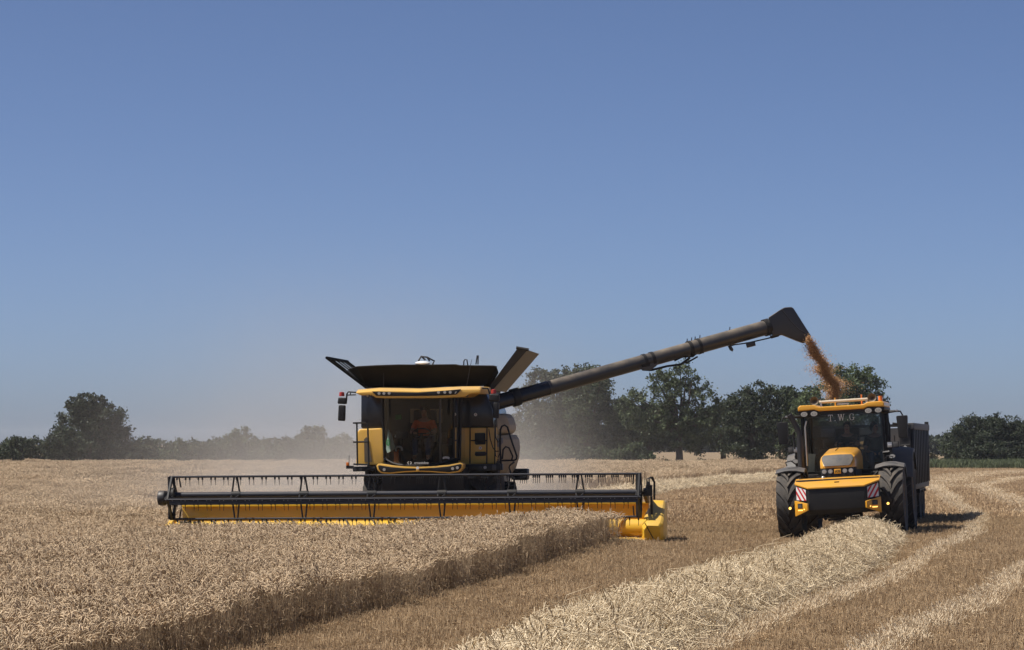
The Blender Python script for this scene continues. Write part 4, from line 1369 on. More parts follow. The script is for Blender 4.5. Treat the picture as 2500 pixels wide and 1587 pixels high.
# reel
RX0, RX1, RY, RZ, RR = HL, HR - 0.0, -2.3, 1.005, 0.47
reel = hpart(MB().tube([(RX0, RY, RZ + 0.06), (RX1, RY, RZ + 0.06)], 0.068, 20), 'reel', 'reel')
angs = [R(88), R(-4), R(-90), R(176)]          # top, front, bottom, back
bats = []
for a_ in angs:
    y, z = RY - RR * math.cos(a_), RZ + RR * math.sin(a_)
    mb = MB().tube([(RX0, y, z), (RX1, y, z)], 0.026, 10)
    if abs(a_) < 0.5:
        mb.box(RX0 + 0.1, RX1 - 0.05, y - 0.012, y + 0.012, z - 0.115, z + 0.045)
    b = mb.build('reel_bat', 'reel', reel)
    bats.append((y, z))
stations = [(577, 0), (743, 0), (909, 0), (1080, 0), (1251, 0), (1417, 0)]
for px, _ in stations:
    x = FC.at(px, 1200, RY).x
    mb = MB()
    for (y, z) in bats:
        d_ = Vector((0, y - RY, z - RZ - 0.06))
        for s_ in (-1, 1):
            mb.tube([(x + s_ * 0.085, RY + d_.y * 0.12, RZ + 0.06 + d_.z * 0.12), (x + s_ * 0.032, y, z)], 0.021, 6)
    mb.tube([(x - 0.1, RY, RZ + 0.06), (x + 0.1, RY, RZ + 0.06)], 0.085, 14)
    mb.build('reel_spider', 'black', reel)
for x, w in ((RX0 + 0.06, 0.12), (RX1 - 0.05, 0.09)):
    mb = MB()
    for i, (y, z) in enumerate(bats):
        mb.tube([(x - w / 2, RY, RZ + 0.06), (x - w / 2, y, z)], 0.04, 6)
        mb.tube([(x + w / 2, RY, RZ + 0.06), (x + w / 2 - 0.02, y, z)], 0.03, 6)
        y2, z2 = bats[(i + 1) % 4]
        mb.tube([(x, y, z), (x, y2, z2)], 0.035, 6)
        mb.tube([(x + (0.16 if x < 0 else -0.12), y, z), (x + (0.20 if x < 0 else -0.14), (y + RY) / 2, (z + RZ) / 2)], 0.018, 5)
    mb.tube([(x - w / 2, RY, RZ + 0.06), (x + w / 2, RY, RZ + 0.06)], 0.17, 16)
    mb.build('reel_end', 'black', reel)
tine_me = MB().tube([(0, 0, 0), (0.004, -0.005, -0.08), (0.0, 0.015, -0.165)], [0.008, 0.007, 0.005], 4).box(-0.017, 0.017, -0.018, 0.018, -0.042, 0.012).mesh('tine')
tine_me.materials.append(M['black'])
NT = 72
y, z = bats[0]
for k in range(NT):
    o = bpy.data.objects.new('tine', tine_me)
    C.objects.link(o)
    o.parent = reel
    o.location = (RX0 + 0.2 + (RX1 - RX0 - 0.3) * (k + 0.18 * ((k % 2) * 2 - 1)) / (NT - 1), y, z - 0.03)
    o.rotation_euler = (random.uniform(-0.06, 0.06), random.uniform(-0.06, 0.06), 0)
mb = MB()
for bi, (y, z) in enumerate(bats):
    rows = [(k + 0.18 * ((k % 2) * 2 - 1)) / (NT - 1) for k in range(NT)]
    for k, t in enumerate(rows):
        x = RX0 + 0.2 + (RX1 - RX0 - 0.3) * t
        if bi == 0:
            if t < 0.5: continue
            x += 0.045                                   # the second tine of each pair
        dy = random.uniform(-0.01, 0.01)
        z0 = z - (0.03 if bi != 1 else 0.08)
        mb.tube([(x, y, z0), (x + 0.004, y - 0.005, z0 - 0.08), (x + dy, y + 0.015, z0 - 0.165)], [0.008, 0.007, 0.005], 4)
        mb.box(x - 0.017, x + 0.017, y - 0.018, y + 0.018, z0 - 0.042, z0 + 0.012)
o = mb.build('tine_rows', 'black', reel)
o['kind'] = 'stuff'
mb = MB()
for k in range(NT):
    x = RX0 + 0.2 + (RX1 - RX0 - 0.3) * (k + 0.18 * ((k % 2) * 2 - 1)) / (NT - 1)
    mb.disc((x, bats[1][0] - 0.012, bats[1][1] - 0.02), (0.009, 0.009), 0.008, 6)
o = mb.build('bat_bolts', 'silver', reel)
for x, sg in ((RX0 - 0.12, -1), (RX1 + 0.07, 1)):
    arm = hpart(MB().prism_x([(RY - 0.12, RZ + 0.12), (RY + 0.05, RZ + 0.16), (-1.15, 0.93), (-1.15, 0.78), (RY - 0.1, RZ - 0.02)], x - 0.04, x + 0.04), 'reel_arm', 'black', bevel=0.01)
    if sg < 0:
        MB().lathe([(0.03, -0.16), (0.15, -0.15), (0.17, -0.10), (0.17, 0.0), (0.12, 0.05), (0.03, 0.06)], 18, T=Matrix.Translation((x + 0.03, RY - 0.05, RZ + 0.0))).build('reel_drive', 'charcoal', arm, 0.01)
    else:
        mb = MB().box(x + 0.02, x + 0.16, RY - 0.12, RY + 0.1, RZ - 0.02, RZ + 0.22)
        mb.box(x + 0.04, x + 0.12, RY - 0.15, RY - 0.05, RZ + 0.18, RZ + 0.30)
        mb.build('reel_drive', 'black', arm, 0.02)
        for dx in (0.0, 0.03, 0.06):
            MB().tube([(x + 0.04 + dx, RY - 0.1, RZ + 0.15), (x + 0.05 + dx, RY - 0.12, RZ + 0.36), (x + 0.13 + dx * 0.8, RY - 0.1, RZ + 0.40), (x + 0.20 + dx * 0.4, RY - 0.05, RZ + 0.28), (x + 0.19 + dx * 0.4, RY, RZ - 0.1)], 0.012, 6).build('hydraulic_hose', 'black', arm)
        MB().tube([(x + 0.15, RY - 0.2, RZ - 0.02), (x + 0.15, RY - 0.1, RZ - 0.42)], 0.027, 8).build('lift_cylinder', 'black', arm)
        MB().tube([(x + 0.03, RY - 0.05, RZ + 0.02), (x + 0.17, RY - 0.05, RZ + 0.03)], 0.035, 8).build('pivot_pin', 'silver', arm)
        MB().tube([(x + 0.0, RY, RZ + 0.2), (x + 0.005, RY, RZ + 0.5)], 0.008, 5).build('gauge_rod', 'black', arm)

# ------------------------------------------------------------------ tractor
TL, TYAW, TROLL = (7.60, 60.7, 0.05), R(-12), R(-3.2)
trac = empty('tractor', TL, TYAW, TROLL)
tag(trac, 'yellow and black farm tractor with front weight box and red striped boards, pulling a trailer', 'tractor')

mb = MB().box(-0.42, 0.42, -0.75, 3.6, 0.55, 1.2).box(-0.75, 0.75, 1.0, 3.2, 0.8, 1.4).box(-0.9, 0.9, -0.12, 0.12, 0.62, 0.86)
mb.box(-0.88, 0.88, 2.98, 3.22, 0.8, 1.05).box(-0.5, 0.5, -0.86, -0.6, 0.45, 1.3)
mb.tube([(-0.3, -0.8, 0.5), (-0.3, -1.1, 0.46)], 0.05, 6).tube([(0.3, -0.8, 0.5), (0.3, -1.1, 0.46)], 0.05, 6)
mb.tube([(-0.25, -1.05, 0.42), (0.25, -1.05, 0.44)], 0.03, 6)
mb.build('chassis', 'black', trac, 0.02)
rings = []
for y, w, zt in ((-0.80, 0.325, 1.645), (-0.70, 0.385, 1.78), (-0.585, 0.405, 1.885), (-0.3, 0.415, 1.925), (0.4, 0.43, 1.99), (1.0, 0.43, 2.035), (1.22, 0.42, 2.03)):
    zb = 1.58 if y < -0.4 else 1.52
    rings.append([(-w, y, zb), (-w, y, zb + (zt - zb) * 0.55), (-w * 0.93, y, zb + (zt - zb) * 0.8), (-w * 0.74, y, zt - 0.02), (-w * 0.3, y, zt), (w * 0.3, y, zt), (w * 0.74, y, zt - 0.02),
                  (w * 0.93, y, zb + (zt - zb) * 0.8), (w, y, zb + (zt - zb) * 0.55), (w, y, zb)])
hood = MB().loft(rings).build('bonnet', 'tractor_yellow', trac)
MB().box(-0.39, 0.39, -0.70, 1.25, 1.1, 1.57).build('bonnet_side', 'black', trac, 0.02)
MB().tube([(-0.1, 0.1, 1.972), (-0.1, 0.9, 2.038)], 0.008, 4).build('bonnet_seam', 'black', hood)
gy = lambda z: -0.815 + (z - 1.62) * 0.82
g_out = [(x * 0.89, z) for x, z in [(-0.395, 1.76), (-0.34, 1.645), (-0.3, 1.625), (0.3, 1.625), (0.34, 1.645), (0.395, 1.76), (0.40, 1.82), (0.345, 1.87), (0.0, 1.878), (-0.345, 1.87), (-0.40, 1.82)]]
MB().loft([[(x, gy(z) - 0.012 - 0.03 * (1 - (x / 0.4) ** 2), z) for x, z in g_out], [(x, gy(z) + 0.06, z) for x, z in g_out]]).build('grille', 'mesh', hood, 0.012)
gr = MB().box(-0.37, 0.37, -0.80, -0.66, 1.15, 1.575).build('lamp_panel', 'black', trac, 0.03)
for x in (-0.30, -0.16, 0.165, 0.30):
    b = MB().disc((x, -0.795, 1.505), (0.052, 0.052), 0.02, 16).build('headlight', 'silver', gr)
    MB().disc((x, -0.812, 1.505), (0.036, 0.036), 0.01, 16).build('lens', 'lamp', b)
bd = MB().box(-0.075, 0.075, -0.822, -0.79, 1.445, 1.555).build('badge', 'tractor_yellow', gr, 0.006)
text_obj('JCB', 0.075, 'badge_lettering', 'black', bd, (0, -0.825, 1.5), depth=0.0015)
MB().ball((-0.33, -0.80, 1.37), (0.05, 0.03, 0.035)).build('hose_coupling', 'silver', gr)
# front weight
pl = [(-0.93, -1.0), (-0.93, -1.15), (-0.62, -1.40), (0.62, -1.40), (0.93, -1.15), (0.93, -1.0)]
def block(zs):
    return MB().loft([[(x * sx, y + sy, z) for x, y in pl] for z, sx, sy in zs])
wt = block([(0.56, 0.97, 0.10), (0.66, 1.0, 0.02), (1.18, 1.0, 0.0)]).build('front_weight', 'black', trac, 0.01)
top_pts = [(-0.95, -0.80, 1.37), (0.95, -0.80, 1.37), (0.95, -1.16, 1.275), (0.63, -1.42, 1.17), (-0.63, -1.42, 1.17), (-0.95, -1.16, 1.275)]
MB().loft([top_pts, [(x, y, z - 0.035) for x, y, z in top_pts]]).build('weight_top', 'tractor_yellow', wt, 0.008)
MB().box(-0.93, 0.93, -1.02, -0.82, 0.62, 1.34).build('weight_back', 'black', wt, 0.01)
p_ = (0.0, -1.12, 1.285)
MB().box(-0.055, 0.055, -1.20, -1.13, 1.245, 1.275).build('lock_cover', 'black', wt, 0.01)
for s_ in (-1, 1):
    # boards on the slanted cheeks
    c0, c1_ = Vector((s_ * 0.93, -1.15, 0)), Vector((s_ * 0.62, -1.40, 0))
    al = (c1_ - c0)
    nrm = Vector((al.y, -al.x, 0)).normalized() * (1 if s_ < 0 else -1)
    if nrm.y > 0: nrm = -nrm
    def ck(t, z, o=0.004): return c0 + al * t + nrm * o + Vector((0, 0, z))
    bdq = [ck(0.06, 0.90), ck(0.80, 0.88), ck(0.80, 1.12), ck(0.06, 1.20)]
    board = slab([q - nrm * 0.001 for q in bdq], 0.0)
    board = MB().add([*bdq, *[q + nrm * 0.008 for q in bdq]], [(0, 1, 2, 3), (7, 6, 5, 4), (0, 4, 5, 1), (1, 5, 6, 2), (2, 6, 7, 3), (3, 7, 4, 0)]).build('warning_board', 'white', wt)
    smb = MB()
    for t0 in (-0.42, 0.06, 0.54):
        # slanting red bands clipped to the board
        poly = []
        for t, dz in ((t0, 1.0), (t0 + 0.22, 1.0), (t0 + 0.22 + 0.75, 0.0), (t0 + 0.75, 0.0)):
            poly.append((t, dz))
        def clipx(pg, lim, sg):
            out = []
            for i in range(len(pg)):
                a_, b_ = pg[i], pg[(i + 1) % len(pg)]
                ia, ib = sg * (a_[0] - lim) >= 0, sg * (b_[0] - lim) >= 0
                if ia: out.append(a_)
                if ia != ib:
                    k_ = (lim - a_[0]) / (b_[0] - a_[0])
                    out.append((lim, a_[1] + (b_[1] - a_[1]) * k_))
            return out
        poly = clipx(clipx(poly, 0.0, 1), 1.0, -1)
        if len(poly) >= 3:
            pv = []
            for t, dz in poly:
                tt = 0.06 + 0.74 * t
                zlo, zhi = 0.90 - 0.02 * t, 1.20 - 0.08 * t
                pv.append(ck(tt, zlo + (zhi - zlo) * dz, 0.0145))
            smb.add(pv, [tuple(range(len(pv)))])
    smb.build('red_stripe', 'signred', board)
    lq = [ck(-0.02, 0.53), ck(0.98, 0.66), ck(0.98, 0.81), ck(-0.02, 0.89)]
    lb = MB().add([*lq, *[q + nrm * 0.05 for q in lq]], [(0, 1, 2, 3), (7, 6, 5, 4), (0, 4, 5, 1), (1, 5, 6, 2), (2, 6, 7, 3), (3, 7, 4, 0)]).build('lamp_housing', 'tractor_yellow', wt, 0.012)
    def lamp(t0, t1, z0, z1, nm, mt):
        q = [ck(t0, z0, 0.052), ck(t1, z0, 0.052), ck(t1, z1, 0.052), ck(t0, z1, 0.052)]
        return MB().add([*q, *[v + nrm * 0.01 for v in q]], [(0, 1, 2, 3), (7, 6, 5, 4), (0, 4, 5, 1), (1, 5, 6, 2), (2, 6, 7, 3), (3, 7, 4, 0)]).build(nm, mt, lb)
    lamp(0.24, 0.60, 0.715, 0.82, 'lamp_bezel', 'black')
    o = lamp(0.29, 0.55, 0.73, 0.805, 'lamp', 'mesh')
    o.location = nrm * 0.004
    lamp(0.26, 0.60, 0.655, 0.68, 'lamp', 'amber')
    lamp(0.70, 0.76, 0.675, 0.70, 'side_lamp', 'amber')
    st = MB().tube([(s_ * 0.9, -1.0, 0.72), (s_ * 1.09, -0.95, 0.72)], 0.012, 5).build('marker_stalk', 'black', wt)
    MB().disc((s_ * 1.10, -0.945, 0.72), (0.03, 0.03), 0.03, 14).build('marker_lamp', 'amber', st)
    MB().tube([(s_ * 0.86, -0.84, 1.36), (s_ * 0.86, -0.84, 1.41), (s_ * 0.83, -0.84, 1.42), (s_ * 0.83, -0.84, 1.37)], 0.008, 5).build('lifting_eye', 'black', wt)

# wheels and fenders
for x, y, r_, w_, lg in ((-1.16, 0, 0.815, 0.55, 15), (1.16, 0, 0.815, 0.55, 15), (-1.14, 3.1, 0.92, 0.64, 20), (1.14, 3.1, 0.92, 0.64, 20)):
    w = wheel_part(trac, x, y, r_, w_, lg, 'tractor_yellow')
    w.rotation_euler = (R(-6), 0, 0)
    w.location.z = r_ - 0.05
def fender(x0, x1, yc, zc, r_, a0, a1, name, peak=0.0):
    rings = []
    for k in range(13):
        a_ = R(a0 + (a1 - a0) * k / 12)
        def pt(x, rr): return (x, yc - rr * math.cos(a_), zc + rr * math.sin(a_))
        xm = (x0 + x1) / 2
        rings.append([pt(x0, r_ - 0.09), pt(x0, r_ - 0.02), pt(x0 * .7 + x1 * .3, r_ + peak), pt(xm, r_ + peak * 1.3), pt(x0 * .3 + x1 * .7, r_ + peak), pt(x1, r_ - 0.02), pt(x1, r_ - 0.09),
                      pt(x1 - 0.02, r_ - 0.04), pt(x0 * .3 + x1 * .7, r_ - 0.03 + peak), pt(xm, r_ - 0.03 + peak * 1.3), pt(x0 * .7 + x1 * .3, r_ - 0.03 + peak), pt(x0 + 0.02, r_ - 0.04)])
    return MB().loft(rings).build(name, 'fender', trac)


for s_ in (-1, 1):
    xa, xb = (0.80, 1.46)
    fender(min(s_ * xa, s_ * xb), max(s_ * xa, s_ * xb), 0.05, 0.765, 0.855, 64, 140, 'fender', 0.03)
    fender(min(s_ * 0.82, s_ * 1.50), max(s_ * 0.82, s_ * 1.50), 3.1, 0.92, 1.03, 20, 150, 'fender', 0.03)
    MB().tube([(s_ * 0.6, 0, 1.2), (s_ * 0.9, 0, 1.5)], 0.03, 6).build('fender_stay', 'black', trac)
    MB().tube([(s_ * 1.2, -0.2, 1.68), (s_ * 1.22, -0.25, 1.76), (s_ * 1.1, -0.2, 1.79), (s_ * 1.0, -0.1, 1.70)], 0.014, 6).build('hose', 'black', trac)

# cab
mb = MB()
for s_ in (-1, 1):
    mb.tube([(s_ * 0.93, 1.2, 1.5), (s_ * 0.92, 1.25, 2.9)], 0.055, 6)
    mb.tube([(s_ * 0.98, 2.0, 1.3), (s_ * 0.95, 2.05, 2.92)], 0.045, 6)
    mb.tube([(s_ * 0.95, 2.95, 1.4), (s_ * 0.9, 2.95, 2.92)], 0.06, 6)
mb.box(-0.95, 0.95, 1.2, 3.0, 1.25, 1.5).box(-0.9, 0.9, 2.92, 2.98, 1.4, 1.9).box(-0.9, 0.9, 2.93, 2.97, 2.27, 2.31)
mb.box(-0.95, 0.95, 1.12, 1.3, 2.80, 2.90)
mb.build('cab_frame', 'black', trac)
def pane(pts, name, parent=trac, mat='glass'):
    return MB().add(pts, [tuple(range(len(pts)))]).build(name, mat, parent)
rows = [[(0.92 * u_, 1.17 - 0.10 * (1 - u_ * u_) , z) for u_ in np.linspace(-1, 1, 11)] for z in (1.5, 2.0, 2.85)]
ts = MB().loft(rows, cap=False, closed=False).build('windscreen', 'glass', trac)
for s_ in (-1, 1):
    pane([(s_ * 0.94, 1.25, 1.5), (s_ * 0.96, 2.95, 1.5), (s_ * 0.92, 2.95, 2.88), (s_ * 0.93, 1.25, 2.88)], 'side_glass')
pane([(-0.9, 2.95, 1.9), (0.9, 2.95, 1.9), (0.9, 2.95, 2.88), (-0.9, 2.95, 2.88)], 'rear_glass')
prf = [(-1.0, 2.93), (-1.0, 3.02), (-0.95, 3.065), (-0.62, 3.06), (-0.53, 3.015), (-0.46, 3.01), (0.46, 3.01), (0.53, 3.015), (0.62, 3.06), (0.95, 3.065), (1.0, 3.02), (1.0, 2.93), (0.62, 2.945), (0.52, 2.905), (-0.52, 2.905), (-0.62, 2.945)]
rf_o = MB().prism(prf, 0.98, 3.05).build('cab_roof', 'tractor_yellow', trac, 0.025, seg=3)
prb = [(-1.0, 2.925), (-0.63, 2.94), (-0.52, 2.90), (0.52, 2.90), (0.63, 2.94), (1.0, 2.925), (1.0, 2.87), (0.92, 2.80), (0.55, 2.80), (0.45, 2.86), (-0.45, 2.86), (-0.55, 2.80), (-0.92, 2.80), (-1.0, 2.87)]
MB().prism(prb, 1.02, 3.0).build('roof_rim', 'black', rf_o, 0.012)
for x in (-0.86, -0.63, 0.63, 0.86):
    b = MB().disc((x, 1.03, 2.855), (0.088, 0.066), 0.04, 18).build('roof_lamp', 'black', rf_o)
    MB().disc((x, 0.992, 2.855), (0.078, 0.056), 0.008, 18).build('lens', 'lamp', b)
    dots = MB()
    for ddx, ddz in ((-.035, .012), (0, .022), (.035, .012), (-.035, -.016), (0, -.022), (.035, -.016)):
        dots.disc((x + ddx, 0.984, 2.855 + ddz), (0.008, 0.008), 0.003, 6)
    dots.build('bulbs', 'charcoal', b)
# lettering across the top of the windscreen, cut as serif strokes
def serif(ch):
    S = []
    if ch == 'T':
        S = [[(-.045, 0), (.045, 0), (.045, .93), (-.045, .93)], [(-.36, .93), (.36, .93), (.36, 1), (-.36, 1)], [(-.36, .76), (-.30, .76), (-.27, .93), (-.36, .93)], [(.36, .76), (.30, .76), (.27, .93), (.36, .93)], [(-.16, 0), (.16, 0), (.16, .05), (-.16, .05)]]
    elif ch == 'W':
        S = [[(-.46, .97), (-.34, .97), (-.16, .0), (-.22, 0)], [(-.22, 0), (-.17, 0), (.04, .97), (-.03, .97)], [(-.05, .97), (.06, .97), (.25, 0), (.19, 0)], [(.19, 0), (.24, 0), (.44, .97), (.38, .97)],
             [(-.54, .95), (-.26, .95), (-.26, 1), (-.54, 1)], [(-.12, .95), (.13, .95), (.13, 1), (-.12, 1)], [(.30, .95), (.52, .95), (.52, 1), (.30, 1)]]
    elif ch == 'G':
        o_, i_ = [], []
        angs_ = np.linspace(R(45), R(318), 18)
        for a_ in angs_:
            o_.append((.36 * math.cos(a_), .5 + .52 * math.sin(a_)))
            wv = .09 + .0 * a_
            i_.append(((.36 - .085 * abs(math.cos(a_)) - .012) * math.cos(a_), .5 + (.52 - .045) * math.sin(a_)))
        S = [[o_[k], o_[k + 1], i_[k + 1], i_[k]] for k in range(17)]
        S += [[(.22, .02), (.31, .10), (.31, .42), (.22, .42)], [(.12, .40), (.40, .40), (.40, .45), (.12, .45)], [(.24, .72), (.29, .72), (.29, .98), (.24, .90)]]
    elif ch == '.':
        S = [[(.06 * math.cos(t), .06 + .06 * math.sin(t)) for t in np.linspace(0, 5.6, 9)]]
    return S


def letters(seq, h, x0, y, z, name, parent, mat):
    mb = MB()
    for ch, dx in seq:
        for poly in serif(ch):
            q = [(x0 + dx + a_ * h, z + b_ * h) for a_, b_ in poly]
            yy = y - 0.10 * (1 - (q[0][0] / 0.92) ** 2)
            mb.prism(q, yy - 0.004, yy)
    o = mb.build(name, mat, parent)
    return o


letters([('T', -0.24), ('.', -0.135), ('W', 0.01), ('.', 0.155), ('G', 0.255)], 0.15, -0.02, 1.155, 2.66, 'windscreen_lettering', ts, 'white')
# horns and rail on the roof
hb = MB().tube([(-0.52, 1.25, 3.12), (0.62, 1.25, 3.13)], 0.036, 10).build('horn_tube', 'cream', trac)
for x in (-0.62, 0.72):
    MB().lathe([(0.025, 0.22), (0.03, 0.1), (0.06, 0.03), (0.105, -0.02), (0.098, -0.02), (0.05, 0.03), (0.02, 0.09)], 18, T=Matrix.Translation((x, 1.15, 3.155)) @ Matrix.Rotation(R(90), 4, 'Z')).build('horn', 'brown', trac)
MB().box(-0.5, -0.46, 1.2, 1.3, 3.0, 3.1).box(0.56, 0.60, 1.2, 1.3, 3.0, 3.12).box(-0.10, 0.16, 1.2, 1.3, 3.035, 3.07).build('horn_bracket', 'silver', hb)
for x, z_, mt in ((-0.2, 3.22, 'tractor_yellow'), (0.42, 3.26, 'orange'), (0.86, 3.2, 'orange')):
    MB().tube([(x, 1.9, 3.0), (x, 1.9, z_)], 0.018 if x < 0.8 else 0.05, 8).build('beacon', mt, trac)
# mirrors, lamps, exhaust
for s_ in (-1, 1):
    arm = MB().tube([(s_ * 0.93, 1.2, 2.80), (s_ * 1.24, 1.08, 2.81), (s_ * 1.36, 1.05, 2.80), (s_ * 1.41, 1.05, 2.70)], [0.045, 0.026, 0.018, 0.018], 8).build('mirror_arm', 'black', trac)
    MB().box(s_ * 1.28 - 0.025, s_ * 1.28 + 0.025, 1.03, 1.09, 2.80, 2.845).build('clamp', 'silver', arm, 0.006)
    MB().prism([(s_ * 1.39 - 0.13, 2.68), (s_ * 1.39 - 0.11, 2.70), (s_ * 1.39 + 0.12, 2.70), (s_ * 1.39 + 0.13, 2.67), (s_ * 1.39 + 0.11, 2.20), (s_ * 1.39 + 0.09, 2.185), (s_ * 1.39 - 0.08, 2.185), (s_ * 1.39 - 0.10, 2.20)], 1.0, 1.12).build('mirror', 'black', arm, 0.025, seg=3)
    pod = MB().box(s_ * 1.15 - 0.14, s_ * 1.15 + 0.14, 1.0, 1.14, 1.965, 2.11).tube([(s_ * 1.1, 1.06, 1.62), (s_ * 1.1, 1.06, 2.0)], 0.035, 6).tube([(s_ * 0.9, 1.15, 1.86), (s_ * 1.14, 1.06, 1.88)], 0.04, 6).build('headlight_pod', 'black', trac, 0.015)
    for q0, q1, mt in ((-0.125, -0.02, 'silver' if s_ > 0 else 'mesh'), (0.0, 0.125, 'mesh' if s_ > 0 else 'silver')):
        l_ = MB().box(s_ * 1.15 + q0, s_ * 1.15 + q1, 0.985, 1.01, 1.98, 2.095).build('headlight', mt, pod, 0.006)
    MB().box(s_ * 1.15 + (-0.11 if s_ > 0 else 0.02), s_ * 1.15 + (-0.03 if s_ > 0 else 0.11), 0.978, 0.984, 2.03, 2.045).build('lens_strip', 'white', pod)
    b = MB().disc((s_ * 1.12, 1.02, 1.77), (0.08, 0.055), 0.05, 16).build('work_lamp', 'black', pod)
    MB().disc((s_ * 1.12, 0.972, 1.77), (0.07, 0.046), 0.008, 16).build('lens', 'lamp', b)
MB().tube([(-0.97, 0.75, 1.4), (-0.97, 0.75, 2.36)], 0.075, 14).tube([(-0.97, 0.75, 2.34), (-0.98, 0.75, 2.45), (-1.1, 0.72, 2.72), (-1.17, 0.70, 2.86)], [0.066, 0.066, 0.062, 0.066], 14).build('exhaust_stack', 'charcoal', trac)
MB().tube([(-0.86, 1.05, 1.65), (-0.86, 1.05, 2.55), (-0.82, 1.05, 2.70)], 0.018, 8).build('grab_rail', 'silver', trac)
MB().tube([(-1.12, 0.95, 2.05), (-1.13, 0.95, 2.42), (-1.09, 0.95, 2.47), (-1.0, 0.9, 2.48)], 0.018, 8).build('grab_rail', 'black', trac)
MB().tube([(1.02, 1.6, 1.6), (1.06, 1.62, 2.5), (1.0, 1.6, 2.7), (0.97, 1.6, 2.72)], 0.02, 8).build('grab_rail', 'black', trac)
for dz in (0, 0.26, 0.52):
    MB().box(0.98, 1.32, 1.3, 1.75, 0.55 + dz, 0.59 + dz).build('step', 'black', trac, 0.005)
MB().box(0.6, 1.25, 1.0, 1.9, 0.75, 1.45).build('side_tank', 'black', trac, 0.06)
MB().box(-1.25, -0.6, 1.0, 1.9, 0.75, 1.45).build('side_tank', 'black', trac, 0.06)
MB().box(-0.3, 0.3, 1.95, 2.45, 1.68, 1.82).box(-0.28, 0.28, 2.4, 2.52, 1.8, 2.5).build('seat', 'seat', trac, 0.04)
MB().box(0.42, 0.85, 2.2, 2.6, 1.68, 1.8).box(0.44, 0.84, 2.55, 2.64, 1.8, 2.25).build('passenger_seat', 'seat', trac, 0.04)
mb = MB()
tl = Matrix.Translation((0.02, 1.62, 2.12)) @ Matrix.Rotation(R(40), 4, 'X')
mb.tube([(0.2 * math.cos(t), 0.2 * math.sin(t), 0) for t in np.linspace(0, 2 * math.pi, 21)], 0.016, 6, T=tl).tube([(0, 0, 0), (0, -0.05, -0.5)], 0.04, 6, T=tl).tube([(-.2, 0, 0), (.2, 0, 0)], 0.012, 5, T=tl)
mb.build('steering_wheel', 'black', trac)
MB().box(-0.42, 0.42, 1.22, 1.42, 1.5, 1.98).build('dashboard', 'charcoal', trac, 0.05)
mb = MB().tube([(-0.58, 1.5, 1.5), (-0.6, 1.45, 2.1)], 0.02, 6).box(-0.70, -0.5, 1.42, 1.46, 2.05, 2.25)
mb.build('monitor', 'charcoal', trac)
MB().tube([(-0.4, 1.2, 2.12), (-0.1, 1.1, 1.62), (0.25, 1.06, 1.56)], 0.008, 5).build('wiper', 'black', trac)

# ------------------------------------------------------------------ trailer
trl = empty('grain_trailer', (8.72, 66.2, 0.03), R(-12), R(-1.5))
tag(trl, 'dark grey high sided grain trailer with ribbed sides behind the tractor', 'trailer')
Wd, Zb, Zt, Ly = 1.27, 1.05, 2.60, 6.9
MB().box(-Wd, Wd, 0.05, Ly, Zb, Zb + 0.08).box(-0.45, 0.45, -0.4, Ly - 0.3, 0.8, Zb).build('floor', 'charcoal', trl, 0.01)
for s_ in (-1, 1):
    a_, b_ = sorted((s_ * Wd, s_ * (Wd - 0.05)))
    sd_ = MB().box(a_, b_, 0, Ly, Zb + 0.02, Zt).build('side_wall', 'charcoal', trl)
    mb = MB()
    n = 10
    for k in range(n):
        y = 0.12 + (Ly - 0.3) * k / (n - 1)
        x0, x1 = sorted((s_ * (Wd + 0.001), s_ * (Wd + 0.085)))
        mb.prism_x([(y - 0.07, Zt - 0.14), (y + 0.07, Zt - 0.14), (y + 0.05, Zb + 0.03), (y - 0.05, Zb + 0.03)], x0, x1)
    mb.build('ribs', 'charcoal', sd_, 0.012)
    x0, x1 = sorted((s_ * (Wd - 0.06), s_ * (Wd + 0.10)))
    MB().box(x0, x1, -0.03, Ly, Zt - 0.14, Zt + 0.02).build('top_rail', 'fender', sd_, 0.012)
    x0, x1 = sorted((s_ * (Wd - 0.03), s_ * (Wd + 0.055)))
    MB().box(x0, x1, 0.0, Ly, Zb - 0.10, Zb + 0.06).build('bottom_rail', 'black', sd_, 0.01)
    MB().box(x0, x1 + 0.02, Ly - 0.04, Ly + 0.12, Zb + 0.25, Zt + 0.10).build('tailgate_post', 'black', trl, 0.01)
fw = MB().box(-Wd, Wd, -0.04, 0.02, Zb, 2.0).box(-Wd, -0.95, -0.04, 0.02, 2.0, Zt).box(1.0, Wd, -0.04, 0.02, 2.0, Zt).box(-0.95, 1.0, -0.03, 0.02, Zt - 0.07, Zt)
fw = fw.build('front_wall', 'charcoal', trl)
MB().box(-Wd, Wd, Ly - 0.03, Ly + 0.03, Zb, Zt - 0.05).build('tailgate', 'fender', trl)
p0 = Vector((1.13, -0.06, 1.94))
dm = MB().prism([(p0.x - 0.13, p0.z), (p0.x, p0.z + 0.13), (p0.x + 0.13, p0.z), (p0.x, p0.z - 0.13)], -0.052, -0.042).build('diamond_sign', 'white', fw)
MB().prism([(p0.x - 0.105, p0.z), (p0.x, p0.z + 0.105), (p0.x + 0.105, p0.z), (p0.x, p0.z - 0.105)], -0.056, -0.053).build('sign_field', 'mesh', dm)
text_obj('B', 0.16, 'sign_letter', 'signred', dm, (p0.x, -0.058, p0.z))
MB().box(0.8, 1.25, -0.12, -0.05, 1.66, 1.78).build('step_plate', 'fender', fw, 0.01)
MB().tube([(0.88, -0.1, 2.32), (0.88, -0.1, 2.06), (1.25, -0.1, 2.08)], 0.018, 6).tube([(0.84, -0.12, 2.62), (1.25, -0.08, 2.56)], 0.03, 6).build('ladder_rail', 'black', fw)
mb = MB().box(-0.12, 0.12, -1.7, 0.4, 0.72, 0.92)
mb.build('drawbar', 'black', trl, 0.02)
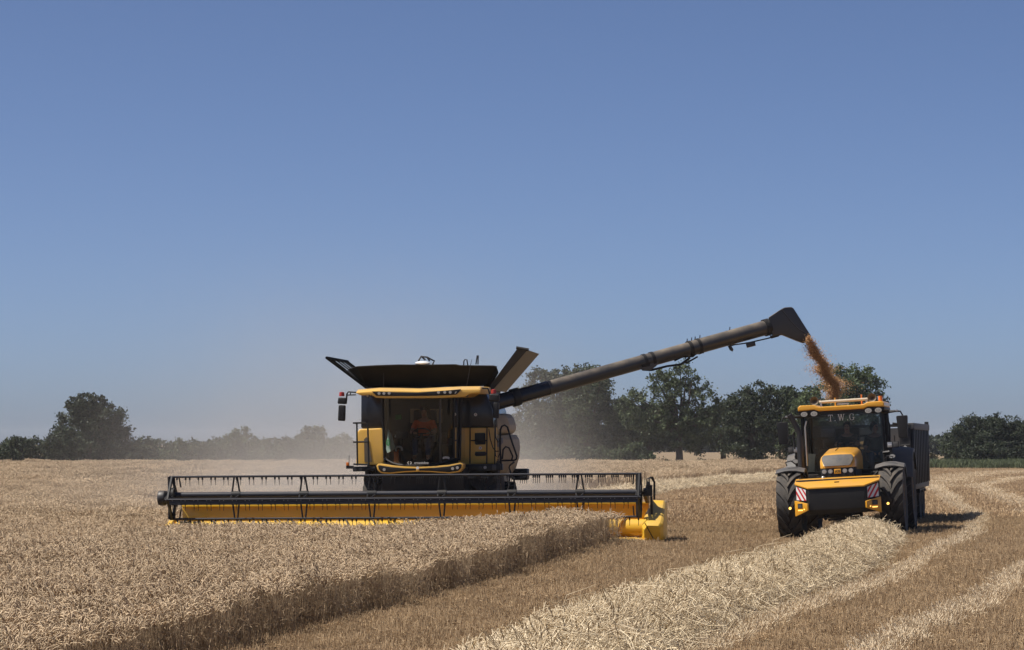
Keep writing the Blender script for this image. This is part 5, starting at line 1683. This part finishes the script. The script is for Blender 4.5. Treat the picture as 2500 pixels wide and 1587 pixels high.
for y in (3.9, 5.3):
    MB().box(-0.9, 0.9, y - 0.07, y + 0.07, 0.52, 0.66).build('axle', 'black', trl)
    for s_ in (-1, 1):
        wheel_part(trl, s_ * 1.0, y, 0.62, 0.52, 18, 'charcoal')
    for s_ in (-1, 1):
        MB().prism_x([(y - 0.70, 0.82), (y - 0.62, 0.92), (y + 0.62, 0.92), (y + 0.70, 0.82), (y + 0.68, 0.82), (y + 0.6, 0.89), (y - 0.6, 0.89), (y - 0.68, 0.82)], s_ * 1.0 - 0.28, s_ * 1.0 + 0.28).build('mudguard', 'black', trl)
# grain lying in the trailer
gx, gy_ = np.linspace(-1.2, 1.2, 25), np.linspace(0.06, 6.8, 50)
mb = MB()
vs = []
for y in gy_:
    for x in gx:
        z = 1.55 + 0.62 * math.exp(-((x + 0.1) ** 2 / 0.9 + (y - 1.3) ** 2 / 1.6)) + 0.25 * math.exp(-((y - 4) ** 2) / 3) + 0.02 * math.sin(9 * x + 5 * y)
        vs.append((x, y, min(z, 2.5)))
mb.add(vs, [(j * 25 + i, j * 25 + i + 1, (j + 1) * 25 + i + 1, (j + 1) * 25 + i) for j in range(49) for i in range(24)])
heap = mb.build('grain_heap', ground_mat('grain_heap', (0.36, 0.20, 0.085), (0.42, 0.25, 0.11), (0.48, 0.30, 0.14), 3, 60))
heap.matrix_world = Matrix.Translation((8.72, 66.2, 0.03)) @ Matrix.Rotation(R(-12), 4, 'Z') @ Matrix.Rotation(R(-1.5), 4, 'Y')
tag(heap, kind='stuff')

# ------------------------------------------------------------------ falling grain
rg = np.random.default_rng(21)
n = 19000
t = rg.random(n) ** 0.9
key = np.array([0, 0.2, 0.4, 0.65, 0.85, 1.0])
cxs = np.interp(t, key, [2122, 2150, 2190, 2240, 2285, 2300])
cys = np.interp(t, key, [262, 320, 395, 480, 560, 660])
wid = np.interp(t, key, [20, 32, 44, 58, 74, 78])
Dp = np.interp(t, [0, 1], [64.9, 67.0])
px = 1180 + cxs / 2.6756
py = 730 + cys / 2.6756
rad = np.abs(rg.normal(0, 0.5, n))
rad = np.where(rg.random(n) < 0.22, rad * 1.9, rad)
wob = 1 + 0.35 * np.sin(t * 23 + 1) * (t > 0.25)
aa = rg.uniform(0, 6.283, n)
ww = wid / 2.6756 * Dp / FPX * wob
Xg = (px - 1250) / FPX * Dp + np.cos(aa) * rad * ww + 0.06 * np.sin(t * 17) * (t > 0.3)
Yg = Dp + np.sin(aa) * rad * ww
Zg = EYE - (py - HY) / FPX * Dp + rg.normal(0, 0.05, n)
c = np.stack([Xg, Yg, Zg], 1)
d = rg.normal(size=(n, 3))
d[:, 2] *= 1.6
d /= np.linalg.norm(d, axis=1, keepdims=True)
ln = rg.uniform(0.005, 0.010, (n, 1))
tt = np.clip(rg.normal(0.5, 0.4, n), 0, 1)
g = clump_obj('falling_grain', *strands(np.stack([c - d * ln, c + d * ln], 1), np.full((n, 2), 0.0082) * rg.uniform(0.6, 1.2, (n, 1)), 3, np.stack([tt, tt], 1)), 'grain')
C.objects.link(g)
g['kind'] = 'stuff'


# ------------------------------------------------------------------ people
def skin_mesh(name, J, Ed, rads, mat, parent, sub=2):
    me = bpy.data.meshes.new(name)
    names = list(J)
    me.from_pydata([J[k] for k in names], [(names.index(a_), names.index(b_)) for a_, b_ in Ed], [])
    me.materials.append(M[mat])
    o = bpy.data.objects.new(name, me)
    C.objects.link(o)
    o.parent = parent
    m_ = o.modifiers.new('skin', 'SKIN')
    me.skin_vertices.new() if not me.skin_vertices else None
    for i, k in enumerate(names):
        sv = me.skin_vertices[0].data[i]
        r_ = rads[k]
        sv.radius = r_ if isinstance(r_, tuple) else (r_, r_)
        sv.use_root = i == 0
    m_.use_smooth_shade = True
    s_ = o.modifiers.new('sub', 'SUBSURF')
    s_.levels = s_.render_levels = sub
    return o


def person(loc, yaw, label, shirt, trousers, hands=((-0.17, -0.46, 0.33), (0.17, -0.46, 0.33)), head_turn=0.0, look_down=0.0, long_hair=False, roll=0):
    root = empty('person', loc, yaw, roll)
    tag(root, label, 'person')
    J = {'pelvis': (0, 0, 0.08), 'waist': (0, 0.02, 0.24), 'chest': (0, 0.0, 0.42), 'collar': (0, -0.01, 0.53), 'neck': (0, -0.02, 0.60), 'jaw': (0, -0.045, 0.67), 'head': (0, -0.03, 0.755), 'crown': (0, -0.02, 0.82)}
    rd = {'pelvis': (0.15, 0.12), 'waist': (0.13, 0.10), 'chest': (0.155, 0.11), 'collar': (0.10, 0.08), 'neck': 0.055, 'jaw': (0.066, 0.072), 'head': (0.078, 0.095), 'crown': (0.06, 0.07)}
    Ed = [('pelvis', 'waist'), ('waist', 'chest'), ('chest', 'collar'), ('collar', 'neck'), ('neck', 'jaw'), ('jaw', 'head'), ('head', 'crown')]
    for s_, nm in ((-1, 'r'), (1, 'l')):
        h = Vector(hands[0 if s_ < 0 else 1])
        sh = Vector((s_ * 0.18, 0.0, 0.49))
        el = (sh + h) / 2 + Vector((s_ * 0.10, 0.04, -0.11))
        J['shoulder' + nm], J['elbow' + nm], J['wrist' + nm] = tuple(sh), tuple(el), tuple(h)
        rd['shoulder' + nm], rd['elbow' + nm], rd['wrist' + nm] = 0.065, 0.045, 0.03
        d_ = (h - el).normalized()
        sdv = Vector((1, 0, 0)) * s_
        pm = h + d_ * 0.07
        J['palm' + nm] = tuple(pm)
        rd['palm' + nm] = (0.036, 0.02)
        Ed += [('collar', 'shoulder' + nm), ('shoulder' + nm, 'elbow' + nm), ('elbow' + nm, 'wrist' + nm), ('wrist' + nm, 'palm' + nm)]
        for q, (off_, ln_) in enumerate(((-0.03, 0.062), (-0.01, 0.075), (0.011, 0.07), (0.031, 0.055))):
            k1 = pm + sdv * off_ + d_ * ln_ * 0.55
            k2 = k1 + d_ * ln_ * 0.25 + Vector((0, 0, -0.03))
            J[f'k{nm}{q}'], J[f't{nm}{q}'] = tuple(k1), tuple(k2)
            rd[f'k{nm}{q}'], rd[f't{nm}{q}'] = 0.0095, 0.008
            Ed += [('palm' + nm, f'k{nm}{q}'), (f'k{nm}{q}', f't{nm}{q}')]
        th = h + d_ * 0.03 - sdv * 0.045
        J['th' + nm], J['tt' + nm] = tuple(th), tuple(th + d_ * 0.035 - sdv * 0.008)
        rd['th' + nm], rd['tt' + nm] = 0.012, 0.0095
        Ed += [('wrist' + nm, 'th' + nm), ('th' + nm, 'tt' + nm)]
        J['hip' + nm], J['knee' + nm], J['ankle' + nm], J['toe' + nm] = (s_ * 0.10, -0.04, 0.06), (s_ * 0.15, -0.45, 0.10), (s_ * 0.15, -0.50, -0.30), (s_ * 0.17, -0.66, -0.34)
        rd['hip' + nm], rd['knee' + nm], rd['ankle' + nm], rd['toe' + nm] = 0.09, 0.062, 0.045, 0.04
        Ed += [('pelvis', 'hip' + nm), ('hip' + nm, 'knee' + nm), ('knee' + nm, 'ankle' + nm), ('ankle' + nm, 'toe' + nm)]
    Rm = Matrix.Translation(Vector(J['neck'])) @ Matrix.Rotation(head_turn, 4, 'Z') @ Matrix.Rotation(look_down, 4, 'X') @ Matrix.Translation(-Vector(J['neck']))
    for k in ('jaw', 'head', 'crown'):
        J[k] = tuple(Rm @ Vector(J[k]))
    J['nose'] = tuple(Rm @ Vector((0, -0.15, 0.73)))
    rd['nose'] = 0.014
    Ed.append(('head', 'nose'))
    body = skin_mesh('body', J, Ed, rd, 'skin', root)
    def cloth(keys, nm, mat, grow):
        return skin_mesh(nm, {k: J[k] for k in keys}, [e for e in Ed if e[0] in keys and e[1] in keys],
                         {k: tuple(x * grow + 0.012 for x in (rd[k] if isinstance(rd[k], tuple) else (rd[k], rd[k]))) for k in keys}, mat, root)
    J2 = dict(J)
    for nm in 'rl':
        a_, b_ = Vector(J['shoulder' + nm]), Vector(J['elbow' + nm])
        J['sleeve' + nm] = tuple(a_.lerp(b_, 0.75))
        rd['sleeve' + nm] = 0.058
        Ed.append(('shoulder' + nm, 'sleeve' + nm))
    cloth(['pelvis', 'waist', 'chest', 'collar', 'shoulderr', 'sleever', 'shoulderl', 'sleevel'], 'shirt', shirt, 1.08)
    cloth(['pelvis', 'hipr', 'kneer', 'ankler', 'hipl', 'kneel', 'anklel'], 'trousers', trousers, 1.08)
    mb = MB().ball((0, 0.0, 0.79), (0.092, 0.105, 0.085), 14, 10, T=Rm)
    mb.ball((0, 0.045, 0.73), (0.085, 0.06, 0.10), 12, 8, T=Rm)
    if long_hair:
        for s_ in (-1, 1):
            mb.tube([Rm @ Vector((s_ * 0.075, 0.0, 0.78)), Rm @ Vector((s_ * 0.09, 0.01, 0.66)), Rm @ Vector((s_ * 0.10, 0.0, 0.52))], [0.04, 0.045, 0.03], 8)
    mb.build('hair', 'hair', root)
    for s_ in (-1, 1):
        MB().ball((s_ * 0.032, -0.122, 0.752), (0.013, 0.008, 0.009), 8, 6, T=Rm).build('eye', 'black', root)
    MB().ball((0, -0.118, 0.682), (0.026, 0.008, 0.007), 8, 6, T=Rm).build('mouth', 'signred', root)
    return root


def seated(FM, x, y, z):
    return FM @ Vector((x, y, z))


Mc = Matrix.Translation((CX0, CY0, 0)) @ Matrix.Rotation(CYAW, 4, 'Z')
Mt = Matrix.Translation(TL) @ Matrix.Rotation(TYAW, 4, 'Z') @ Matrix.Rotation(TROLL, 4, 'Y')
person(seated(Mc, -0.05, 0.55, 2.17), CYAW, 'combine driver in an orange t-shirt sitting behind the windscreen, hands on the wheel', 'shirt', 'jeans', look_down=R(12), long_hair=True,
       hands=((-0.19, -0.40, 0.25), (0.19, -0.40, 0.25)))
person(seated(Mt, 0.02, 2.15, 1.78), TYAW, 'dark clothed tractor driver sitting behind the steering wheel', 'darkcloth', 'darkcloth', hands=((-0.16, -0.42, 0.35), (0.16, -0.42, 0.35)), roll=TROLL)
person(seated(Mt, 0.64, 2.4, 1.74), TYAW + R(10), 'dark clothed passenger sitting beside the tractor driver', 'darkcloth', 'jeans', hands=((-0.12, -0.30, 0.14), (0.12, -0.30, 0.14)), head_turn=R(35), roll=TROLL)
# things lying on the combine's cab floor and hanging at its windscreen
q0 = [c1(a_, b_, -0.30) for a_, b_ in ((735, 955), (765, 1010), (790, 1100), (812, 1150), (775, 1180), (722, 1205), (710, 1160), (722, 1050))]
fl = MB().loft([q0, [p + Vector((0.01, 0.02, 0)) for p in q0]]).build('hanging_cloth', 'cloth')
fl.matrix_world = Mc
tag(fl, 'pale green and white cloth hanging inside the combine windscreen', 'cloth')
lp = [c1(732 + 14 * math.cos(t), 1095 + 30 * math.sin(t), -0.312) for t in np.linspace(0, 2 * math.pi, 15)]
o = MB().tube(lp, 0.010, 5).build('printed_ring', 'green', fl)
p = c1(845, 1165, -0.25)
mug = MB().tube([(p.x + 0.07 * math.cos(t), -0.2, p.z + 0.055 * math.sin(t)) for t in np.linspace(-0.6, 3.9, 14)], 0.024, 8)
mg = mug.build('white_strap', 'white')
mg.matrix_world = Mc
tag(mg, 'white curved strap lying low in the combine cab window', 'strap')
p = c1(822, 1215, -0.2)
ob = MB().box(p.x - 0.06, p.x + 0.05, -0.22, -0.12, 1.74, p.z + 0.05).tube([(p.x, -0.17, p.z + 0.04), (p.x + 0.05, -0.17, p.z + 0.10)], 0.02, 6).build('orange_bottle', 'orange', bevel=0.02)
ob.matrix_world = Mc
tag(ob, 'orange spray bottle on the combine cab floor by the windscreen', 'bottle')
p = c1(850, 1035, 0.0)
cl = MB().box(p.x - 0.11, p.x + 0.13, -0.02, 0.12, p.z - 0.01, p.z + 0.02).box(p.x - 0.1, p.x + 0.1, 0.0, 0.1, p.z + 0.03, p.z + 0.05).box(p.x + 0.0, p.x + 0.12, -0.03, 0.06, p.z - 0.03, p.z - 0.012).build('papers', 'white')
cl.matrix_world = Mc
tag(cl, 'pile of papers on the console in the combine cab', 'papers')

# ------------------------------------------------------------------ dust blown up behind the combine, and haze
def math_node(t, op, a, b=None, clamp=False):
    n_ = t.nodes.new('ShaderNodeMath')
    n_.operation = op
    n_.use_clamp = clamp
    for i, v in enumerate((a, b)):
        if v is None: continue
        if isinstance(v, (int, float)): n_.inputs[i].default_value = v
        else: t.links.new(v, n_.inputs[i])
    return n_.outputs[0]


def dust_cloud(name, x0, x1, y0, y1, z1, dens, peak, sx, hz):
    m, t, b = new_mat(name)
    t.nodes.remove(b)
    pv = t.nodes.new('ShaderNodeVolumePrincipled')
    pv.inputs['Color'].default_value = (0.76, 0.71, 0.65, 1)
    pv.inputs['Anisotropy'].default_value = 0.1
    tc = t.nodes.new('ShaderNodeTexCoord')
    sp = t.nodes.new('ShaderNodeSeparateXYZ')
    t.links.new(tc.outputs['Object'], sp.inputs[0])
    X_, Y_, Z_ = sp.outputs
    u_ = math_node(t, 'DIVIDE', math_node(t, 'SUBTRACT', X_, peak), sx)
    gx_ = math_node(t, 'EXPONENT', math_node(t, 'MULTIPLY', math_node(t, 'MULTIPLY', u_, u_), -1.0))
    gz = math_node(t, 'EXPONENT', math_node(t, 'DIVIDE', Z_, -hz))
    n_ = t.nodes.new('ShaderNodeTexNoise')
    n_.inputs['Scale'].default_value = 0.28
    n_.inputs['Detail'].default_value = 3
    t.links.new(tc.outputs['Object'], n_.inputs['Vector'])
    nr = t.nodes.new('ShaderNodeMapRange')
    nr.inputs['From Min'].default_value = 0.3
    nr.inputs['From Max'].default_value = 0.72
    nr.inputs['To Min'].default_value = 0.25
    nr.inputs['To Max'].default_value = 1.6
    t.links.new(n_.outputs['Fac'], nr.inputs[0])
    def edge(v, a_, b_):
        e_ = t.nodes.new('ShaderNodeMapRange')
        e_.interpolation_type = 'SMOOTHSTEP'
        e_.inputs['From Min'].default_value = a_
        e_.inputs['From Max'].default_value = b_
        t.links.new(v, e_.inputs[0])
        return e_.outputs[0]
    e = math_node(t, 'MULTIPLY', edge(X_, x0, x0 + 4), edge(X_, x1, x1 - 4))
    e = math_node(t, 'MULTIPLY', e, math_node(t, 'MULTIPLY', edge(Y_, y0, y0 + 3), edge(Y_, y1, y1 - 8)))
    e = math_node(t, 'MULTIPLY', e, edge(Z_, z1, z1 * 0.55))
    dn = math_node(t, 'MULTIPLY', math_node(t, 'MULTIPLY', gx_, gz), math_node(t, 'MULTIPLY', nr.outputs[0], e))
    dn = math_node(t, 'MULTIPLY', dn, dens)
    t.links.new(dn, pv.inputs['Density'])
    t.links.new(pv.outputs[0], t.nodes['Material Output'].inputs['Volume'])
    try:
        m.cycles.volume_step_rate = 1.0
    except Exception:
        pass
    o = MB().box(x0, x1, y0, y1, -0.2, z1).build(name, m)
    o['kind'] = 'stuff'
    return o


dust_cloud('dust_cloud', -20, 7, 68, 112, 11, 0.064, -5.6, 4.9, 2.3)
dust_cloud('dust_plume', -8, 8, 69, 92, 7, 0.085, 0.0, 1.7, 1.7)
dust_cloud('drifting_dust', -26, 17, 88, 205, 9, 0.0012, -2.0, 12.0, 2.4)
hz, t, b = new_mat('haze')
t.nodes.remove(b)
pv = t.nodes.new('ShaderNodeVolumePrincipled')
pv.inputs['Color'].default_value = (0.80, 0.86, 0.95, 1)
pv.inputs['Density'].default_value = 0.00011
t.links.new(pv.outputs[0], t.nodes['Material Output'].inputs['Volume'])
HAZE = True
if HAZE:
    o = MB().box(-2600, 2600, -400, 2600, -1.6, 14).build('haze', hz)
    o['kind'] = 'stuff'
